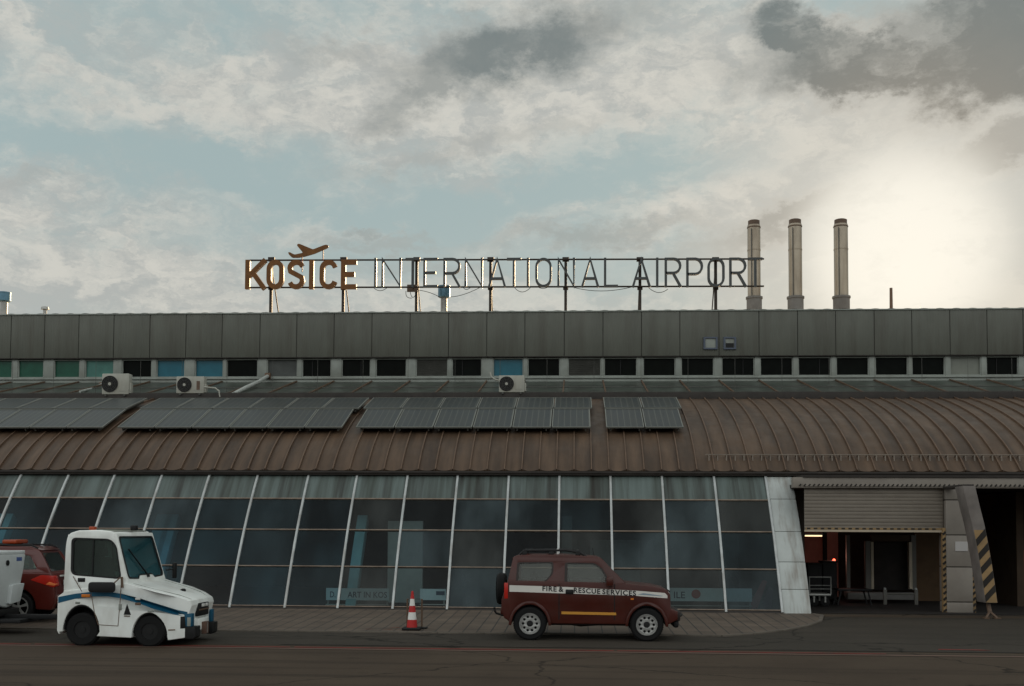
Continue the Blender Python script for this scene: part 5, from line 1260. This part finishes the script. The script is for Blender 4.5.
    MB().tube([(.02, -.4, .95), (-.05, -.4, .93), (-.14, -.38, .90)], .03, 8).build('rear_handle', M_steel, o)
    # bonnet creases
    for s in (-1, 1): MB().tube([(1.36, s*.76, 1.205), (1.75, s*.74, 1.10), (2.2, s*.70, .978), (2.45, s*.66, .885)], .008, 5).build('bonnet_crease', M_whitef, o)
    for ch in o.children:               # the nose narrows and shortens towards the front
        if ch.type == 'MESH':
            for v in ch.data.vertices:
                if v.co.x > 2.2: v.co.x -= .06*min(1, (v.co.x-2.2)/.15)
    for ch in o.children:
        if ch.type == 'MESH':
            for v in ch.data.vertices:
                if v.co.x > 1.98: v.co.y *= 1-.34*min(1, (v.co.x-1.98)/.46)
    for wx_ in (rw, fw):
        for s in (-1, 1): wheel(o, wx_, s*(W/2-.14), .30 if wx_ == fw else .32, .20, s, .16, 'solid')
    return o
tractor()

# ---- red hatchback on the pavement behind
def redcar():
    near = 24.6; x1 = at(45, 600, near).x; W = 1.72; Ln = 4.1
    gzr = gh(near+.8)+.026
    o = thing('red_car', 'dark red compact car parked behind the white vehicles, one lit-looking tail lamp and roof beacon', 'car', (x1+.12, near+W/2-.05, gzr), R(8)); o.scale = (1, 1, 1.03)
    body = mat('car_red_paint', (.085, .012, .008), .3, var=.08, coat=.4, dirt=.3, dirtcol=(.07, .025, .02))
    # x = 0 at the rear (right), negative towards the front (left)
    rw, fw = -.80, -3.35
    prof = [(0.0, .42), (.0, .62), (-.05, .98), (-.10, 1.08), (-3.0, 1.10), (-4.0, .95), (-4.12, .6), (-4.08, .26), (fw-.40, .26)]+archpts(fw, .39, .74, .28)+[(fw+.40, .24), (rw-.41, .24)]+archpts(rw, .39, .74, .28)+[(rw+.42, .28), (-.08, .26)]
    plate('body', prof, [], W, body, o, lambda a, c, t: (a, t-W/2, c), bevel=.09, seg=4, smooth=40)
    MB().box(-4.0, -.12, -.55, .55, .3, .75).build('chassis', M_black, o)
    zb, zt = 1.07, 1.60; yb, yt = W/2-.04, W/2-.17
    def sxf(s, t0=0.): return lambda a, c, t: (a, s*(yb+(yt-yb)*(c-zb)/(zt-zb)-t-t0), c)
    outer = rnd([(-.08, 1.05), (-.40, 1.58), (-.62, 1.635), (-1.6, 1.66), (-2.3, 1.60), (-3.05, 1.10), (-3.0, 1.05)], [0, .1, 0, 0, .15, 0, 0])
    w1 = rnd([(-.42, 1.16), (-.60, 1.46), (-1.0, 1.52), (-1.05, 1.14)], .05); w2 = rnd([(-1.13, 1.14), (-1.10, 1.53), (-1.85, 1.55), (-1.90, 1.13)], .05); w3 = rnd([(-1.98, 1.13), (-1.94, 1.55), (-2.25, 1.52), (-2.80, 1.13)], .05)
    for s in (-1, 1):
        plate('cab_side', outer, [w1, w2, w3], .04, body, o, sxf(s), bevel=.01)
        for w_ in (w1, w2, w3): plate('side_window', w_, [], .006, M_vglassd, o, sxf(s, .01))
        yo = s*W/2
        # tail lamp wraps the corner
        tl = plate('tail_light', rnd([(-.55, .93), (-.02, .76), (.02, .80), (-.04, 1.02), (-.30, 1.04)], .04), [], .30, M_redlens, o, (lambda a, c, t: (a-.0, -W/2-.008+t, c)) if s < 0 else (lambda a, c, t: (a, W/2+.008-t, c)), bevel=.02)
        plate('amber_lens', rnd([(-.20, .83), (.0, .80), (.022, .84), (-.12, .89)], .02), [], .20, mat('tail_amber_lens', (.75, .20, .06), .3), o, (lambda a, c, t: (a, -W/2-.014+t, c)) if s < 0 else (lambda a, c, t: (a, W/2+.014-t, c)), bevel=.01)
        MB().tube([(-.45, s*(yt-.02), 1.63), (-.6, s*(yt-.02), 1.69), (-2.0, s*(yt-.02), 1.70), (-2.2, s*(yt-.02), 1.64)], .02, 6).build('roof_rail', M_black, o)
        for xw in (rw, fw): wheel(o, xw, s*(W/2-.11), .33, .21, s, .225, 'spoke')
    plate('roof', [(-.36, 1.58), (-.6, 1.66), (-1.5, 1.69), (-2.25, 1.62), (-2.2, 1.55), (-.5, 1.55)], [], 2*yt, body, o, lambda a, c, t: (a, t-yt, c), bevel=.04, seg=3)
    def rx(a, c, t): return (-.09-.33*c-t, a*(yb+(yt-yb)*c), 1.05+.53*c)
    rh = rnd([(-.86, .12), (.86, .12), (.80, .88), (-.80, .88)], .08)
    plate('tailgate', [(-1, 0), (1, 0), (1, 1), (-1, 1)], [rh], .04, body, o, rx, bevel=.01); plate('rear_window', rh, [], .006, M_vglassd, o, lambda a, c, t: rx(a, c, t+.01))
    def fx_(a, c, t): return (-3.05+.78*c+t, a*(yb+(yt-yb)*c), 1.09+.52*c)
    plate('windscreen_frame', [(-1, 0), (1, 0), (1, 1), (-1, 1)], [rh], .04, body, o, fx_); plate('windscreen', rh, [], .006, M_vglassd, o, lambda a, c, t: fx_(a, c, t+.01))
    for yy in (-.4, .4): seat(o, -1.9, yy, .7) if False else None
    MB().box(-1.5, -1.3, -.6, .6, .7, 1.30).build('rear_seat', M_seat, o, bevel=.04)
    MB().box(.004, .02, -.26, .26, .80, .91).build('number_plate', M_plate, o); 
    MB().box(-.035, .0, -.42, -.12, .985, 1.02).build('chrome_badge', M_clear, o, bevel=.004); MB().box(-.035, .0, .12, .36, .985, 1.02).build('chrome_badge', M_clear, o, bevel=.004)
    MB().box(-.1, .04, -.70, .70, .38, .60).build('rear_bumper', body, o, bevel=.05); MB().box(-.08, .05, -.60, .60, .28, .38).build('bumper_trim', M_black, o, bevel=.02)
    MB().box(-1.28, -1.12, -.25, .25, 1.69, 1.72).build('beacon_base', M_black, o); MB().box(-1.36, -1.04, -.4, .4, 1.72, 1.81).build('beacon', M_amber2, o, bevel=.03)
    return o
redcar()

# ---- white vehicle cut by the left edge
def whitetruck():
    near = gz(20, 637).y; W = 1.6; x1 = at(-13.5, 570, near).x
    o = thing('white_utility_vehicle', 'white flat-backed utility vehicle cut off by the left edge, dark tow bar behind it', 'truck', (x1, near+W/2, 0))
    wp = mat('utility_white_paint', (.50, .53, .52), .4, var=.06, dirt=.35, dirtcol=(.25, .22, .18))
    sec = [(-.80, 1.66), (-.78, 1.30), (-.66, .95), (-.45, .60), (.05, .52), (.32, .56), (.50, .70), (.62, 1.0), (.74, 1.35), (.80, 1.66)]
    L_ = 2.3
    plate('body', sec, [], L_, wp, o, lambda a, c, t: (-t, a, c), bevel=.04, seg=3)
    MB().box(-L_+.1, -.12, -.66, .66, 1.661, 1.668).build('load_bed', M_black, o)
    for s_ in (-1, 1): MB().box(-L_, -.02, s_*.78-.025, s_*.78+.025, 1.66, 1.72).build('side_rail', wp, o, bevel=.01)
    MB().box(-.07, .0, -.75, .75, 1.64, 1.71).build('tail_rail', wp, o, bevel=.015)
    plate('rear_fender', rnd([(.02, .60), (.46, .64), (.62, 1.02), (.12, 1.0)], .04), [], .10, wp, o, lambda a, c, t: (-.02+t, a, c), bevel=.025)
    MB().lathe([(.06, -.01), (.06, .02), (0, .022)], (.0, .02, 1.47), 'X', 14).build('filler_cap', M_black, o)
    MB().box(.0, .006, .40, .62, 1.50, 1.58).build('blue_badge', mat('badge_blue', (.06, .10, .25), .5), o)
    plate('cab', rnd([(-2.33, .5), (-3.8, .5), (-3.85, 1.2), (-3.35, 1.35), (-3.05, 2.1), (-2.33, 2.15)], .08), [], W-.1, wp, o, lambda a, c, t: (a, t-W/2+.05, c), bevel=.05)
    for s_ in (-1, 1): plate('cab_window', rnd([(-2.45, 1.35), (-3.25, 1.35), (-3.0, 2.0), (-2.45, 2.02)], .06), [], .012, M_wdark, o, lambda a, c, t: (a, s_*(W/2-.05)+t-.006, c))
    for xw in (-.75, -3.1):
        for s_ in (-1, 1): wheel(o, xw, s_*(W/2-.14), .33, .2, s_, .19, 'solid')
    MB().box(-3.6, -.1, -.45, .45, .34, .60).build('chassis', M_black, o)
    MB().box(-.2, 1.15, -.06, .06, .30, .40).build('tow_bar', M_black, o, bevel=.01); MB().box(-.25, .55, -.45, .45, .24, .32).build('tow_frame', M_black, o, bevel=.01)
    MB().box(-.5, .02, -.55, .55, .36, .50).build('under_bumper', M_black, o, bevel=.02)
    return o
whitetruck()

# ---- traffic cone and hoop
cb = gz(412, 629.5, .04); cz = gh(cb.y)+.027
co = thing('traffic_cone', 'red and white striped traffic cone standing on the pavement beside a low metal hoop', 'cone', (cb.x, cb.y, cz))
M_cr = mat('cone_red', (.42, .022, .02), .55, var=.1, dirt=.2); M_cw = mat('cone_white', (.68, .67, .63), .55, dirt=.3, dirtcol=(.3, .26, .2))
H = .80; r_at = lambda z: .125-(.125-.028)*z/H
MB().box(-.20, .20, -.20, .20, 0, .055).build('base', M_black, co, bevel=.02)
zs = [(.055, .22, M_cr, 'red_band'), (.22, .38, M_cw, 'white_band'), (.38, .52, M_cr, 'red_band'), (.52, .67, M_cw, 'white_band'), (.67, .83, M_cr, 'red_tip')]
for a_, b_, m, nm in zs: MB().lathe([(r_at(a_), a_), (r_at(b_), b_)] + ([(r_at(b_)*.6, b_+.01), (0, b_+.012)] if nm == 'red_tip' else []), n=24).build(nm, m, co)
hp = at(411, 599, cb.y+.25); hq = at(422, 599, cb.y+.25); hzb = gh(cb.y+.25)+.026
hoop = thing('metal_hoop', 'low dark metal hoop stand right behind the traffic cone', 'barrier', (hq.x, cb.y+.25, hzb))
MB().tube([(hp.x-hq.x-.08, 0, 0), (hp.x-hq.x-.08, 0, hp.z-hzb), (0, 0, hp.z-hzb), (0, 0, 0)], .02, 8).build('tube', M_seam, hoop)
MB().box(-.10, .12, -.10, .10, 0, .03).build('foot', M_black, hoop, bevel=.005)
# reddish paint smear on the pavement beside the cone
a = gz(365, 628, .05); b = gz(404, 628, .05); y = a.y
rs2 = random.Random(5); mb = MB()
for k in range(7):
    x = a.x+(b.x-a.x)*rs2.random(); yy = y+rs2.uniform(-.25, .3); l = rs2.uniform(.1, .35); w = rs2.uniform(.02, .07)
    mb.add([(x, yy, gh(yy)+.029), (x+l, yy+.02, gh(yy+.02)+.029), (x+l*.9, yy+w, gh(yy+w)+.029), (x+.03, yy+w*.8, gh(yy+w)+.029)], [(0, 1, 2, 3)])
structure(mb.build('paint_smear', mat('faint_red_paint', (.16, .055, .035), .8), smooth=0))
print('objects', len(bpy.data.objects))
